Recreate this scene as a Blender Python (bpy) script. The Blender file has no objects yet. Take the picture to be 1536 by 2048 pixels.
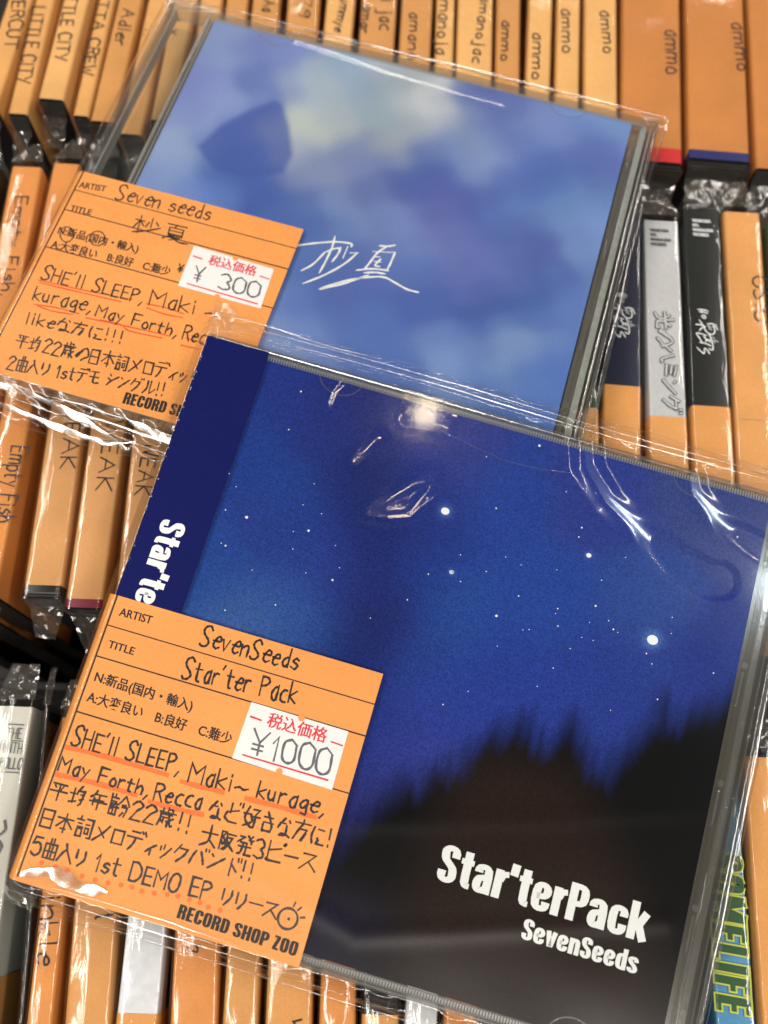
import bpy, json, math, random
import numpy as np
from mathutils import Matrix, Vector, Euler
D = json.loads(r'''{"cam":[1930.401,[-0.003,0.008,223.139],[0.33122,-0.01223,0.05634]],"poseA":[-70.87492,223.40745,10.0,-0.03824,0.00437,-0.23135],"poseB":[-44.31678,110.29594,23.69063,0.10125,0.04349,-0.22234],"B_print":[["ARTIST",[1.953,68.158],[9.322,67.993],[1.827,66.305]],["TITLE",[1.981,75.347],[7.886,75.356],[1.894,73.627]],["N:新品(国内・輸入)",[1.625,82.826],[23.595,83.012],[1.479,80.806]],["A:大変良い　B:良好　C:難少",[1.482,87.25],[33.705,87.258],[1.37,85.182]]],"B_shop":[["RECORD SHOP ZOO",[33.839,122.931],[59.376,123.328],[33.744,120.372]]],"B_hand":[["SevenSeeds",[20.713,69.274],[42.544,68.567],[20.5,65.121]],["Star'ter Pack",[19.303,76.916],[44.144,75.55],[18.925,72.703]],["SHE'll SLEEP,",[1.544,96.597],[25.284,95.954],[1.348,92.919]],["Maki",[27.465,96.969],[36.655,96.225],[27.372,93.312]],["~",[37.405,95.899],[40.242,95.843],[37.23,94.143]],["kurage,",[42.278,95.963],[56.979,95.683],[42.047,92.585]],["May Forth,",[0.788,102.335],[20.584,102.231],[0.726,99.381]],["Recca",[21.794,102.425],[31.756,101.553],[21.645,99.036]],["など好きな方に!",[33.742,102.385],[60.012,101.366],[33.502,98.771]],["平均年齢22歳!!",[0.803,108.055],[31.228,106.71],[0.606,104.468]],["大阪発3ピース",[33.793,108.108],[58.102,106.693],[33.677,104.396]],["日本詞メロディックバンド!!",[0.719,113.894],[46.504,112.021],[0.56,110.449]],["5曲入り 1st DEMO EP リリース",[1.128,119.465],[53.508,117.516],[0.935,115.967]]],"B_under":[[[0.86,97.406],[9.07,96.961],[22.969,96.899]],[[26.265,97.316],[30.98,97.21],[35.225,96.911]],[[40.272,96.815],[47.867,96.524],[55.216,96.408]],[[0.875,103.187],[9.952,102.582],[18.06,102.526]],[[21.137,102.994],[27.193,102.87],[32.554,102.404]]],"B_dots":[[4.049,120.471],[7.032,120.457],[9.569,120.464],[12.835,120.628],[15.638,120.61],[18.386,120.449],[21.065,120.099],[23.387,119.851],[25.52,120.023],[28.043,119.717],[30.72,119.211],[32.87,118.959],[35.303,118.887],[37.582,118.859],[39.496,119.245],[41.974,119.158]],"B_face":[[55.698,116.891],[57.634,116.337]],"B_sticker":[[35.264,77.688],[56.905,77.794],[57.017,90.228],[34.9,89.864]],"B_price":[["¥1000",[37.989,88.018],[55.27,87.657],[37.265,82.753]]],"B_tax":[["税込価格",[39.715,81.366],[52.856,81.25],[39.731,78.878]]],"B_title":[["Star'terPack",[82.775,101.507],[127.574,101.466],[82.554,94.523]],["SevenSeeds",[102.715,107.679],[127.344,107.802],[102.489,103.874]]],"stars":[[80.646,4.129,0.203],[69.599,10.166,0.09],[89.172,12.954,0.09],[95.753,11.349,0.068],[74.772,21.221,0.09],[94.557,20.096,0.135],[94.433,22.37,0.113],[97.581,25.834,0.405],[105.676,23.932,0.068],[69.09,38.168,0.293],[79.738,31.505,0.068],[76.433,35.902,0.068],[71.438,39.755,0.09],[101.664,30.497,0.09],[84.693,39.179,0.113],[101.708,36.478,0.158],[93.745,39.445,0.113],[93.569,40.646,0.068],[81.084,44.842,0.203],[94.716,43.17,0.113],[105.252,38.835,0.09],[106.708,40.408,0.135],[107.792,40.803,0.068],[88.789,45.718,0.09],[87.493,46.193,0.068],[100.377,44.117,0.068],[102.956,44.07,0.068],[115.574,40.227,0.855],[118.696,34.119,0.09],[119.245,37.679,0.068],[114.912,43.537,0.113],[116.596,45.391,0.09],[95.923,52.374,0.09],[130.067,43.509,0.113],[93.527,57.16,0.068],[119.452,52.502,0.113],[79.38,62.443,0.09],[82.947,51.21,0.068],[101.27,40.387,0.068],[83.485,32.257,0.068],[91.475,31.069,0.068],[98.496,47.217,0.045],[129.052,12.11,0.135],[24.311,7.375,0.138],[24.379,16.975,0.11],[21.504,39.286,0.248],[16.457,39.018,0.11],[35.721,38.284,0.193],[37.354,33.724,0.083],[63.928,25.216,0.662],[59.206,23.482,0.138],[19.023,46.789,0.138],[17.924,46.515,0.083],[33.591,43.257,0.083],[32.507,39.419,0.055],[42.47,39.786,0.055],[44.8,44.367,0.083],[44.08,47.43,0.166],[37.95,47.58,0.083],[68.987,38.236,0.359],[64.165,40.136,0.11],[71.445,39.712,0.11],[69.865,33.904,0.083],[33.692,56.257,0.11],[23.434,60.501,0.11],[54.51,53.168,0.083],[61.233,46.976,0.11],[14.634,30.757,0.11],[74.855,21.293,0.11],[17.078,33.248,0.055],[32.754,32.95,0.055],[33.72,27.547,0.055],[69.587,10.218,0.083],[26.393,50.34,0.055],[76.345,35.884,0.083],[79.35,62.474,0.085],[74.865,66.639,0.106],[110.102,57.666,0.042]],"A_print":[["ARTIST",[0.976,68.569],[8.034,67.797],[0.666,66.635]],["TITLE",[1.612,75.987],[7.325,75.751],[1.332,74.153]],["N:新品(国内・輸入)",[1.436,83.438],[22.916,82.859],[1.156,81.253]],["A:大変良い　B:良好　C:難少",[1.511,87.918],[32.977,86.817],[1.088,85.679]],["¥",[34.22,85.297],[35.875,85.276],[33.641,82.642]]],"A_shop":[["RECORD SHOP ZOO",[35.165,123.593],[59.739,122.468],[34.688,120.762]]],"A_hand":[["Seven seeds",[11.249,69.12],[36.645,68.13],[10.642,64.597]],["杪夏",[19.271,77.123],[33.303,76.747],[18.122,72.445]],["SHE'll SLEEP,",[2.965,97.227],[29.659,96.512],[2.427,93.523]],["Maki",[31.181,96.338],[42.816,95.415],[30.394,92.293]],["~",[45.373,95.217],[49.442,95.147],[44.949,92.923]],["kurage,",[3.577,103.499],[18.658,102.702],[2.833,99.623]],["May Forth,",[19.927,103.208],[41.059,102.858],[19.645,99.966]],["Recca",[42.425,103.023],[51.922,102.708],[41.953,99.0]],["likeな方に!!!",[4.549,110.254],[29.233,108.627],[3.75,106.902]],["平均22歳の日本詞メロディック",[4.836,117.022],[50.925,114.011],[3.953,113.296]],["2曲入り 1stデモ シングル!!",[5.526,123.181],[43.901,119.026],[4.908,119.738]]],"A_under":[[[2.683,97.813],[13.711,97.242],[26.869,96.168]],[[3.206,98.392],[12.996,98.083],[24.492,97.527]],[[30.603,96.215],[35.505,95.892],[40.366,96.185]],[[31.029,97.299],[36.193,97.677],[40.539,97.339]],[[4.353,104.654],[10.133,103.868],[15.962,103.85]],[[5.454,104.733],[9.588,105.068],[14.627,104.451]],[[18.045,104.401],[29.062,103.641],[39.326,103.104]],[[21.536,103.906],[26.982,103.696],[29.486,104.701],[37.666,104.217]],[[43.257,102.466],[47.946,102.478]],[[42.792,104.68],[48.395,104.398]]],"A_rings":[[[5.521,82.594],[5.709,83.195],[5.766,83.787],[5.687,84.329],[5.479,84.779],[5.157,85.106],[4.745,85.285],[4.273,85.304],[3.775,85.161],[3.288,84.866],[2.847,84.441],[2.485,83.917],[2.228,83.331],[2.097,82.727],[2.099,82.15],[2.237,81.642],[2.5,81.241],[2.869,80.978],[3.315,80.871],[3.807,80.929],[4.308,81.147],[4.779,81.509],[5.187,81.988],[5.501,82.548],[5.699,83.148]],[[13.587,81.325],[13.746,81.899],[13.758,82.473],[13.622,83.004],[13.349,83.454],[12.959,83.79],[12.48,83.988],[11.948,84.033],[11.4,83.922],[10.878,83.662],[10.42,83.274],[10.059,82.784],[9.821,82.229],[9.726,81.65],[9.78,81.088],[9.979,80.587],[10.309,80.182],[10.747,79.905],[11.258,79.775],[11.806,79.804],[12.349,79.988],[12.848,80.313],[13.264,80.756],[13.569,81.282],[13.739,81.855]]],"A_sticker":[[35.77,76.659],[57.319,77.256],[57.873,89.22],[36.17,89.047]],"A_price":[["300",[45.83,86.934],[56.163,86.642],[45.081,82.368]],["¥",[39.043,86.589],[41.496,86.438],[38.149,82.039]]],"A_tax":[["税込価格",[40.87,80.672],[53.509,80.523],[40.613,78.212]]],"A_brush":[[[58.834,68.566],[60.842,67.431],[64.433,65.649],[69.18,63.714],[73.136,63.032],[73.525,63.909]],[[68.558,62.117],[68.881,65.595],[68.593,70.288],[68.164,73.922]],[[67.672,67.4],[65.848,71.858],[63.633,74.656]],[[67.942,67.315],[69.294,65.963],[70.942,65.156]],[[71.043,64.91],[70.949,67.072],[70.203,69.778]],[[72.659,64.184],[72.53,67.774]],[[73.869,65.792],[75.704,65.211]],[[75.596,65.245],[73.357,69.484],[69.541,74.183],[65.255,78.165]],[[80.382,61.45],[82.591,60.893],[84.124,60.049]],[[82.319,60.979],[80.459,63.705],[79.441,67.208],[78.678,69.554]],[[79.262,63.658],[84.75,62.204]],[[84.75,62.204],[84.557,65.59],[84.315,67.773]],[[79.997,65.127],[81.346,64.7]],[[80.383,66.417],[82.075,66.164]],[[81.808,65.261],[80.978,67.425],[82.188,67.534]],[[76.86,70.338],[80.767,68.684],[84.677,68.008]],[[78.968,70.51],[81.609,69.536],[84.154,69.22]],[[80.231,70.807],[75.567,74.706],[70.253,78.241],[70.644,77.637],[75.372,74.076],[80.422,71.442],[84.168,70.26],[87.307,71.003],[90.79,71.975],[93.689,71.955]]],"SA":[[17.886,4.528,125,145,195],[40.312,5.006,105,125,185],[35.271,16.211,85,105,170],[55.27,5.9,130,155,185],[46.896,16.194,160,175,185],[69.567,5.055,165,175,185],[80.612,13.616,200,205,210],[66.803,15.32,150,170,180],[53.793,28.658,175,185,180],[48.433,33.973,180,190,175],[64.031,34.271,110,125,175],[75.876,26.916,155,165,175],[88.761,22.767,120,140,180],[98.336,5.103,85,100,170],[113.902,11.072,110,130,190],[129.608,6.007,110,140,195],[125.797,14.413,75,100,175],[116.557,22.671,60,90,165],[129.776,20.18,85,100,175],[109.243,26.761,70,95,170],[96.492,25.601,130,150,190],[86.674,30.51,60,90,165],[33.961,49.166,55,85,160],[46.083,47.868,70,90,160],[23.798,32.914,130,150,200],[16.819,29.673,115,130,195],[20.317,46.57,145,165,205],[19.508,55.525,120,145,200],[31.073,60.323,90,120,190],[44.0,57.875,45,75,155],[56.413,53.913,60,90,165],[54.7,61.113,70,100,170],[69.811,52.986,120,145,195],[75.447,44.456,90,105,165],[82.917,36.929,60,85,160],[87.635,43.95,60,75,150],[95.155,46.579,80,85,150],[100.199,39.94,60,80,155],[103.687,58.556,85,95,165],[113.554,39.047,85,115,180],[120.186,50.115,65,80,155],[125.459,31.879,95,130,190],[131.923,43.141,110,140,200],[110.306,53.245,90,110,175],[65.989,62.438,80,110,180],[77.267,68.505,75,100,170],[93.488,64.962,75,100,170],[107.917,69.79,55,80,155],[119.988,65.992,60,90,165],[131.523,65.446,90,120,190],[65.984,82.986,60,95,175],[63.339,86.873,120,145,195],[64.902,95.387,130,150,200],[77.916,79.231,70,90,165],[74.148,88.015,80,110,180],[87.199,88.408,75,105,175],[97.839,80.584,55,80,155],[106.363,88.316,132,160,206],[91.93,95.732,72,102,170],[94.651,91.973,65,95,170],[120.468,83.913,134,162,208],[114.789,91.498,82,114,182],[111.53,83.761,60,90,165],[128.805,87.133,70,105,180],[120.447,94.033,60,100,175],[35.81,34.462,80,100,170],[51.14,20.395,150,165,185],[59.504,10.218,140,160,185],[34.992,6.744,110,125,190],[95.235,15.283,95,115,175],[102.988,18.186,85,110,180],[95.957,54.553,95,105,170],[108.423,45.674,60,80,155],[84.437,56.58,110,130,185],[78.62,55.151,100,120,180],[60.44,40.672,120,135,180],[54.87,40.72,150,160,185]],"SB":[[19.559,8.395,30,50,130],[15.208,24.772,28,60,140],[31.774,32.065,30,65,145],[20.974,53.077,34,74,152],[29.335,60.997,70,108,166],[33.529,59.765,50,86,156],[35.352,54.636,50,90,165],[40.523,41.429,25,55,135],[41.562,9.387,32,38,98],[48.52,8.559,44,52,118],[43.082,22.606,22,26,80],[47.452,27.401,18,22,76],[51.017,33.565,16,20,74],[52.395,40.278,18,20,76],[52.476,48.435,22,22,74],[41.498,29.172,26,40,110],[56.221,27.213,30,46,118],[58.565,53.551,24,26,84],[52.227,61.093,15,25,85],[61.161,11.029,50,60,135],[75.177,19.152,35,65,150],[97.06,12.642,45,60,140],[119.064,6.096,55,70,130],[131.5,9.694,60,70,130],[91.642,38.059,35,70,155],[113.094,31.741,45,75,150],[71.769,49.673,35,75,155],[131.518,37.858,30,50,130],[117.442,51.008,35,60,145],[85.125,57.09,35,60,150],[70.859,66.822,40,62,150],[62.992,74.609,30,45,125],[68.543,58.57,35,60,140],[55.298,71.36,22,40,115],[70.613,77.827,50,60,150],[67.326,89.462,35,35,100],[82.092,66.858,40,60,150],[102.167,57.693,38,60,150],[30.061,41.565,40,58,138],[40.448,44.986,44,58,142],[47.066,47.707,32,46,124],[30.918,44.272,30,60,140],[58.844,24.012,30,50,130],[59.66,39.308,30,60,145],[106.167,50.939,38,58,145],[33.446,14.333,30,45,120],[42.254,58.343,40,80,150],[33.953,4.062,30,38,105],[87.824,67.385,38,58,150],[128.224,48.979,32,50,135],[113.38,57.747,35,55,140],[77.413,82.299,50,58,140]],"trees":[[57.016,113.066],[60.394,102.927],[62.973,97.009],[66.88,91.698],[69.95,87.116],[71.488,84.014],[74.254,84.811],[75.435,82.338],[76.658,80.379],[78.619,80.668],[79.664,78.435],[81.34,78.486],[82.583,74.894],[84.239,72.788],[86.037,71.18],[88.304,69.214],[90.939,66.479],[92.495,64.709],[94.369,67.669],[96.128,69.336],[96.987,67.454],[98.717,68.584],[99.969,66.915],[101.643,64.68],[103.166,62.702],[105.21,65.61],[107.259,67.191],[109.782,70.784],[111.689,71.843],[113.162,68.727],[115.045,64.932],[117.176,62.134],[118.796,59.473],[120.341,57.925],[121.188,52.702],[123.254,55.976],[124.844,56.615],[126.603,54.449],[129.947,51.815],[132.251,49.477],[136.464,45.456]],"hat":[[24.227,45.664],[28.015,36.619],[33.816,28.76],[39.267,23.688],[42.109,24.426],[46.332,31.066],[50.549,40.361],[50.113,47.436],[41.871,51.788],[32.293,52.287],[27.625,49.119]],"mound":[[75.017,137.263],[75.58,117.75],[78.578,90.422],[80.073,79.926],[84.262,74.947],[90.053,71.643],[97.674,71.056],[105.652,71.98],[114.206,80.15],[123.03,90.084],[129.43,99.408],[137.108,119.722]],"hlB":{"tri":[[47.639,30.93],[50.795,27.004],[54.296,22.954],[56.898,19.758],[58.901,18.554],[58.926,21.575],[57.389,25.642],[55.965,28.814],[52.286,30.145],[47.639,30.93]],"bar":[[41.036,20.477],[43.056,16.566],[44.679,13.245],[45.421,13.764]],"arc":[[32.473,8.939],[32.436,6.058],[33.816,3.493]],"spot":[[49.881,7.463],[53.839,6.775],[57.987,6.776]],"spot2":[[48.565,2.844],[52.188,3.014],[59.417,3.351]],"st1":[[90.511,1.504],[92.141,6.805],[98.255,12.884],[108.058,17.758],[115.881,21.942],[124.34,24.122],[126.484,23.489]],"st2":[[115.516,1.667],[116.925,5.512],[123.696,10.133],[131.132,12.702],[134.784,13.755]],"sp3":[[42.596,4.891],[45.838,5.8]],"lam":[[90.701,102.018],[89.982,107.214]]},"sp":[{"n":"r1","s":[-113.4,316.92,-0.0721,7.87,-1.0],"label":"orange labelled spine lettered PPERCUT in the far row, leftmost in view","t":[["UPPERCUT",75.52,-1.21,103.44,2.01,5]],"st":"orange"},{"n":"r1","s":[-110.88,315.27,-0.0148,6.51,-1.0],"label":"orange spine reading LITTLE CITY, the lower ending and nearer the left edge of the photo","t":[["LITTLE CITY",85.24,-1.19,113.75,-0.6,5]],"st":"orange"},{"n":"r1","s":[-99.53,320.81,-0.0368,8.28,-1.0],"label":"orange spine reading LITTLE CITY, ending in a dark clear bag tip behind Empty Fish","t":[["LITTLE CITY",82.08,-1.74,110.83,0.32,5]],"st":"orange"},{"n":"r1","s":[-91.83,315.89,-0.0246,5.34,-1.0],"label":"slim orange spine reading TTA CREW","t":[["TTA CREW",81.88,-0.81,108.99,-0.55,4.5]],"st":"orange"},{"n":"r1","s":[-83.87,314.29,-0.0365,7.85,-1.0],"label":"wider dusky orange spine reading Adler","t":[["Adler",83.15,0.77,97.29,0.05,5.5]],"st":"orange"},{"n":"r1","s":[-75.85,310.4,-0.0317,7.12,-1.0],"label":"blank orange spine partly under the upper left corner of the blue sky disc","t":[["..",86.31,-1.07,89.53,-1.12,3]],"st":"orange"},{"n":"r1","s":[-67.92,315.78,-0.0312,6.98,-1.0],"label":"orange spine seen through the clear hinge strip of the blue sky disc","t":[["a x",86.36,-0.96,93.95,-0.65,4]],"st":"orange"},{"n":"r1","s":[-63.71,315.04,0.0158,7.16,-1.0],"label":"orange spine crossing under the top left corner of the blue sky artwork","t":[],"st":"orange"},{"n":"r1","s":[-56.27,315.05,0.0198,7.17,-1.0],"label":"plain orange spine left of the one lettered Aa","t":[],"st":"orange"},{"n":"r1","s":[-47.93,315.07,0.0239,8.97,-1.0],"label":"orange spine lettered Aa above the blue sky disc","t":[["Aa",77.99,1.2,82.82,1.09,5]],"st":"orange"},{"n":"r1","s":[-36.86,315.09,0.025,10.33,-1.0],"label":"orange spine ending in the digits 79","t":[["179",73.34,1.04,83.42,0.87,5]],"st":"orange"},{"n":"r1","s":[-23.72,315.0,-0.0009,9.28,-1.0],"label":"orange spine lettered pummye above the blue sky disc","t":[["pummye",72.76,1.85,88.28,0.41,4]],"st":"orange"},{"n":"r1","s":[-12.67,315.03,0.0064,11.24,-1.0],"label":"orange spine lettered ojac with a second narrow lettering at its left","t":[["a jac",73.14,2.36,87.03,2.0,5],["amar",77.37,-2.99,88.12,-3.29,4]],"st":"orange"},{"n":"r1","s":[-1.13,315.02,0.0045,10.05,-1.0],"label":"orange spine lettered aman above the middle of the blue sky disc","t":[["amano",79.48,-0.04,96.69,-0.21,5]],"st":"orange"},{"n":"r1","s":[6.78,315.03,0.0132,6.16,-1.0],"label":"orange spine lettered manoja","t":[["manoja",74.23,0.23,94.09,-0.66,5]],"st":"orange"},{"n":"r1","s":[16.34,315.03,0.006,11.28,-1.0],"label":"orange spine lettered amanojac","t":[["amanojac",71.07,3.19,97.46,0.97,4.5]],"st":"orange"},{"n":"r1","s":[26.67,315.01,0.0014,7.83,-1.0],"label":"orange spine lettered ammo, first ammo from the left","t":[["ammo",80.26,-0.2,95.74,-0.44,4.5]],"st":"orange"},{"n":"r1","s":[38.07,314.88,-0.023,7.82,-1.0],"label":"orange spine lettered ammo, lowest of the small ammo letterings","t":[["ammo",84.49,-0.27,101.24,0.18,5]],"st":"orange"},{"n":"r1","s":[46.43,314.89,-0.0211,7.68,-1.0],"label":"orange spine lettered ammo, third ammo from the left","t":[["ammo",74.49,-0.33,90.68,-0.08,5]],"st":"orange"},{"n":"r1","s":[55.73,314.9,-0.0162,10.4,-1.0],"label":"orange spine lettered ammo with a grey left edge, just left of the wide pair","t":[["ammo",74.24,1.57,90.57,2.27,5]],"st":"orange"},{"n":"r1","s":[71.7,309.41,-0.0302,18.09,-1.0],"label":"wide orange spine lettered ammo with a red strip at its near end","t":[["ammo",74.95,6.22,91.44,6.48,6]],"st":"orange","band":[119.25,[0.55,0.02,0.02]]},{"n":"r1","s":[90.98,311.03,-0.0321,18.28,-1.0],"label":"wide orange spine lettered ammo with a navy strip at its near end","t":[["ammo",72.47,7.06,90.87,7.95,6]],"st":"orange","band":[121.26,[0.015,0.02,0.12]]},{"n":"r1","s":[106.93,310.3,-0.0275,13.02,-1.0],"label":"plain orange spine at the top right corner of the photo","t":[],"st":"orange"},{"n":"r2","s":[-117.97,172.84,-0.0348,9.29,-1.0],"label":"dark unlabelled spine left of the near Empty Fish lettering","t":[],"st":"dark"},{"n":"r2","s":[-106.93,173.48,0.0205,9.28,-1.0],"label":"orange spine reading Empty Fish with full stop beside the blue sky disc's label","t":[["Empty Fish.",10.57,0.47,41.81,0.9,5]],"st":"orange","mid":1},{"n":"r2","s":[-95.92,175.22,-0.0057,8.53,-1.0],"label":"orange spine reading Empty Fish below the blue sky disc's bag","t":[["Empty Fish",86.15,2.89,106.38,2.73,6]],"st":"orange","mid":1},{"n":"r2","s":[-85.94,176.22,0.0328,9.81,-1.0],"label":"orange spine reading WEAK with a clear folded bag tip, leftmost of three","t":[["WEAK",75.23,1.83,92.44,2.04,5.5]],"st":"dark","lab":24,"cut":2.2},{"n":"r2","s":[-74.35,174.15,0.0239,9.72,-1.0],"label":"orange spine reading WEAK with a dark red line at its near end","t":[["WEAK",76.92,1.38,94.86,1.62,5.5]],"st":"dark","lab":30,"band":[124.14,[0.16,0.01,0.03]]},{"n":"r2","s":[-64.79,173.38,0.0432,10.32,-1.0],"label":"orange spine reading WEAK beside the navy paper band of the starry disc","t":[["WEAK",81.46,0.49,94.58,-0.28,5.5]],"st":"orange"},{"n":"r2","s":[47.5,169.02,0.0034,8.96,-1.0],"label":"dark green spine with orange label, half under the blue sky disc's right edge","t":[],"st":"green","lab":60.35},{"n":"r2","s":[59.65,167.82,-0.033,10.76,-1.0],"label":"navy spine with white brush lettering beside the blue sky disc","t":[],"st":"navy","lab":52.33,"her":[[25.61,0.4],[40.68,0.52]]},{"n":"r2","s":[69.79,167.2,-0.0055,10.62,-1.0],"label":"light grey spine with outlined hand lettering and small black block capitals","t":[],"st":"grey","lab":59.78,"logo":[3.42,-3.17],"hum":[[29.69,-0.59],[58.75,1.03]]},{"n":"r2","s":[81.09,171.87,-0.0058,11.09,-1.0],"label":"black spine with white brush lettering and small white block capitals","t":[],"st":"black","lab":60.86,"logo":[4.24,-2.77],"her":[[33.16,-0.12],[48.47,0.07]]},{"n":"r2","s":[92.34,171.3,-0.0097,10.95,-1.0],"label":"orange spine lettered OSIO vertically at the right edge","t":[["OSIO",20.84,3.53,34.35,3.37,5]],"st":"orange","mid":1},{"n":"r2","s":[103.29,167.88,-0.0247,9.83,-1.0],"label":"olive green spine cut by the right edge of the photo","t":[],"st":"green"},{"n":"r3","s":[-92.44,25.41,0.0918,8.86,-1.0],"label":"dark blue spine at the far left of the near row","t":[],"st":"navy"},{"n":"r3","s":[-83.15,25.73,0.0209,8.81,-1.0],"label":"light grey spine lettered THE NINTH APOLLO with an orange label low on it","t":[],"st":"apollo","lab":57.33},{"n":"r3","s":[-76.53,25.09,0.0846,2.01,-3.0],"label":"narrow black spine between the grey spine and the one lettered inkle","t":[],"st":"black"},{"n":"r3","s":[-69.65,24.15,0.0471,6.16,-1.0],"label":"orange spine lettered inkle below the starry disc","t":[["Twinkle",29.29,-0.86,52.62,0.57,5.5]],"st":"orange","mid":1},{"n":"r3","s":[-61.39,24.37,0.0735,10.18,-1.0],"label":"wide orange spine with a small cross mark below the starry disc","t":[["t",42.22,2.42,43.79,2.12,6]],"st":"orange","mid":1},{"n":"r3","s":[-48.19,24.12,0.025,9.55,-1.0],"label":"silvery white spine above an orange label at the bottom of the photo","t":[],"st":"silver","lab":60.21},{"n":"r3","s":[-39.2,24.37,0.0707,10.49,-1.0],"label":"orange spine right of the silvery one with faint lettering","t":[["n",46.35,0.32,47.8,0.18,5]],"st":"orange","mid":1},{"n":"r3","s":[-27.66,24.16,0.0403,8.06,-1.0],"label":"orange spine under the middle of the starry disc's bag edge","t":[],"st":"orange","mid":1},{"n":"r3","s":[-18.14,24.26,0.0497,10.43,-1.0],"label":"pale orange spine with a small pen mark below the shop label's corner","t":[["v",59.44,2.62,60.93,2.47,4]],"st":"orange","mid":1},{"n":"r3","s":[-7.38,24.17,0.0399,8.36,-1.0],"label":"orange spine right of the one with a small pen mark","t":[],"st":"orange","mid":1},{"n":"r3","s":[2.36,24.11,0.0261,8.53,-1.0],"label":"dark spine whose orange label starts at the bottom of the photo","t":[],"st":"dark","lab":57.65},{"n":"r3","s":[14.1,23.88,-0.0294,7.82,-1.0],"label":"silver striped spine under the starry disc's bottom edge","t":[],"st":"silver"},{"n":"r3","s":[20.94,23.99,-0.0033,7.77,-1.0],"label":"orange spine just showing under the starry disc's lower rim","t":[],"st":"orange","mid":1},{"n":"r3","s":[77.31,24.07,0.0156,9.38,-1.0],"label":"blue spine with green capitals outlined in yellow","t":[["SOMELIFE",20.95,0.11,52.81,-0.38,7.4]],"st":"blue"},{"n":"r3","s":[86.44,24.15,0.0114,8.99,1.0],"label":"glossy brown orange spine at the lower right edge","t":[],"st":"orange","mid":1}],"misc":{"plate1":[71.493,118.362],"plate1b":[107.262,118.229],"rib0":[77.064,122.932],"artbot":[76.54,121.135]}}''')
MM = 0.001
sc = bpy.context.scene
COL = sc.collection
# ------------------------------------------------------------------ camera
f_px, C_MM, ROT = D['cam']
cam_data = bpy.data.cameras.new('camera')
cam = bpy.data.objects.new('camera', cam_data); COL.objects.link(cam); sc.camera = cam
cam_data.sensor_fit = 'VERTICAL'; cam_data.sensor_height = 36; cam_data.lens = f_px/2048*36
cam.location = Vector(C_MM)*MM; cam.rotation_euler = ROT
cam_data.clip_start = 0.005; cam_data.clip_end = 50
cam_data.dof.use_dof = True; cam_data.dof.focus_distance = 0.213; cam_data.dof.aperture_fstop = 12.0
# ------------------------------------------------------------------ world + lamps of the shop ceiling
world = bpy.data.worlds.new('World'); sc.world = world; world.use_nodes = True
bg = world.node_tree.nodes['Background']; bg.inputs[0].default_value = (1.0, .88, .76, 1); bg.inputs[1].default_value = 0.06
def lamp(name, loc, size, power, col, rot=(0,0,0)):
    l = bpy.data.lights.new(name, 'AREA'); l.shape = 'RECTANGLE' if size[0] != size[1] else 'DISK'
    l.size = size[0]; l.size_y = size[1]; l.energy = power; l.color = col
    o = bpy.data.objects.new(name, l); o.location = loc; o.rotation_euler = rot; COL.objects.link(o); return o
def aim(o):
    d = Vector((0, .07, 0)) - o.location; o.rotation_euler = d.to_track_quat('-Z', 'Y').to_euler(); return o
TW = (1.0, .93, .84); WARM = (1.0, .80, .52)
lamp('tube_lamp', (-1.25, .45, 1.9), (.10, 2.4), 37, TW)
lamp('tube_lamp', (1.45, .55, 1.9), (.10, 2.4), 37, TW)
lamp('tube_lamp', (-.2, -.95, 1.9), (2.2, .10), 40, TW)
lamp('tube_lamp', (.1, 2.7, 1.9), (2.4, .10), 28, TW)
WARM_P = Vector([0.138, 0.514, 1.9]); COOL_P = Vector([1.019, 0.188, 1.9])
aim(lamp('spot_lamp', WARM_P, (.05, .05), .42, WARM))
aim(lamp('panel_lamp', COOL_P, (.06, .20), 2.9, (.82, .93, 1.0)))
sc.view_settings.view_transform = 'Standard'; sc.view_settings.look = 'None'; sc.view_settings.exposure = 0; sc.view_settings.gamma = 1
sc.cycles.transparent_max_bounces = 48; sc.cycles.max_bounces = 8; sc.cycles.caustics_reflective = False; sc.cycles.caustics_refractive = False
sc.cycles.sample_clamp_indirect = 4
# ------------------------------------------------------------------ helpers
def lin(c):
    c = np.asarray(c, float)/255.; return np.where(c <= .04045, c/12.92, ((c+.055)/1.055)**2.4)
def link(o, parent=None):
    COL.objects.link(o)
    if parent is not None: o.parent = parent
    return o
def mesh(name, V, F, mat, parent=None, smooth=False, label=None, kind=None, bevel=0):
    me = bpy.data.meshes.new(name); me.from_pydata([tuple(float(a)*MM for a in v) for v in V], [], F)
    mats = mat if isinstance(mat, list) else [mat]
    for m in mats: me.materials.append(m)
    if smooth: me.polygons.foreach_set('use_smooth', [True]*len(me.polygons))
    me.update()
    o = link(bpy.data.objects.new(name, me), parent)
    if label: o['label'] = label
    if kind: o['kind'] = kind
    if bevel:
        b = o.modifiers.new('bevel', 'BEVEL'); b.width = bevel*MM; b.segments = 2; b.limit_method = 'ANGLE'
    return o
class MB:
    def __init__(s): s.v = []; s.f = []
    def add(s, V, F):
        n = len(s.v); s.v += [tuple(v) for v in V]; s.f += [tuple(i+n for i in f) for f in F]
    def box(s, x0, x1, y0, y1, z0, z1):
        s.add([(x0,y0,z0),(x1,y0,z0),(x1,y1,z0),(x0,y1,z0),(x0,y0,z1),(x1,y0,z1),(x1,y1,z1),(x0,y1,z1)],
              [(3,2,1,0),(4,5,6,7),(0,1,5,4),(1,2,6,5),(2,3,7,6),(3,0,4,7)])
    def build(s, name, mat, parent=None, **k): return mesh(name, s.v, s.f, mat, parent, **k)
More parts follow.
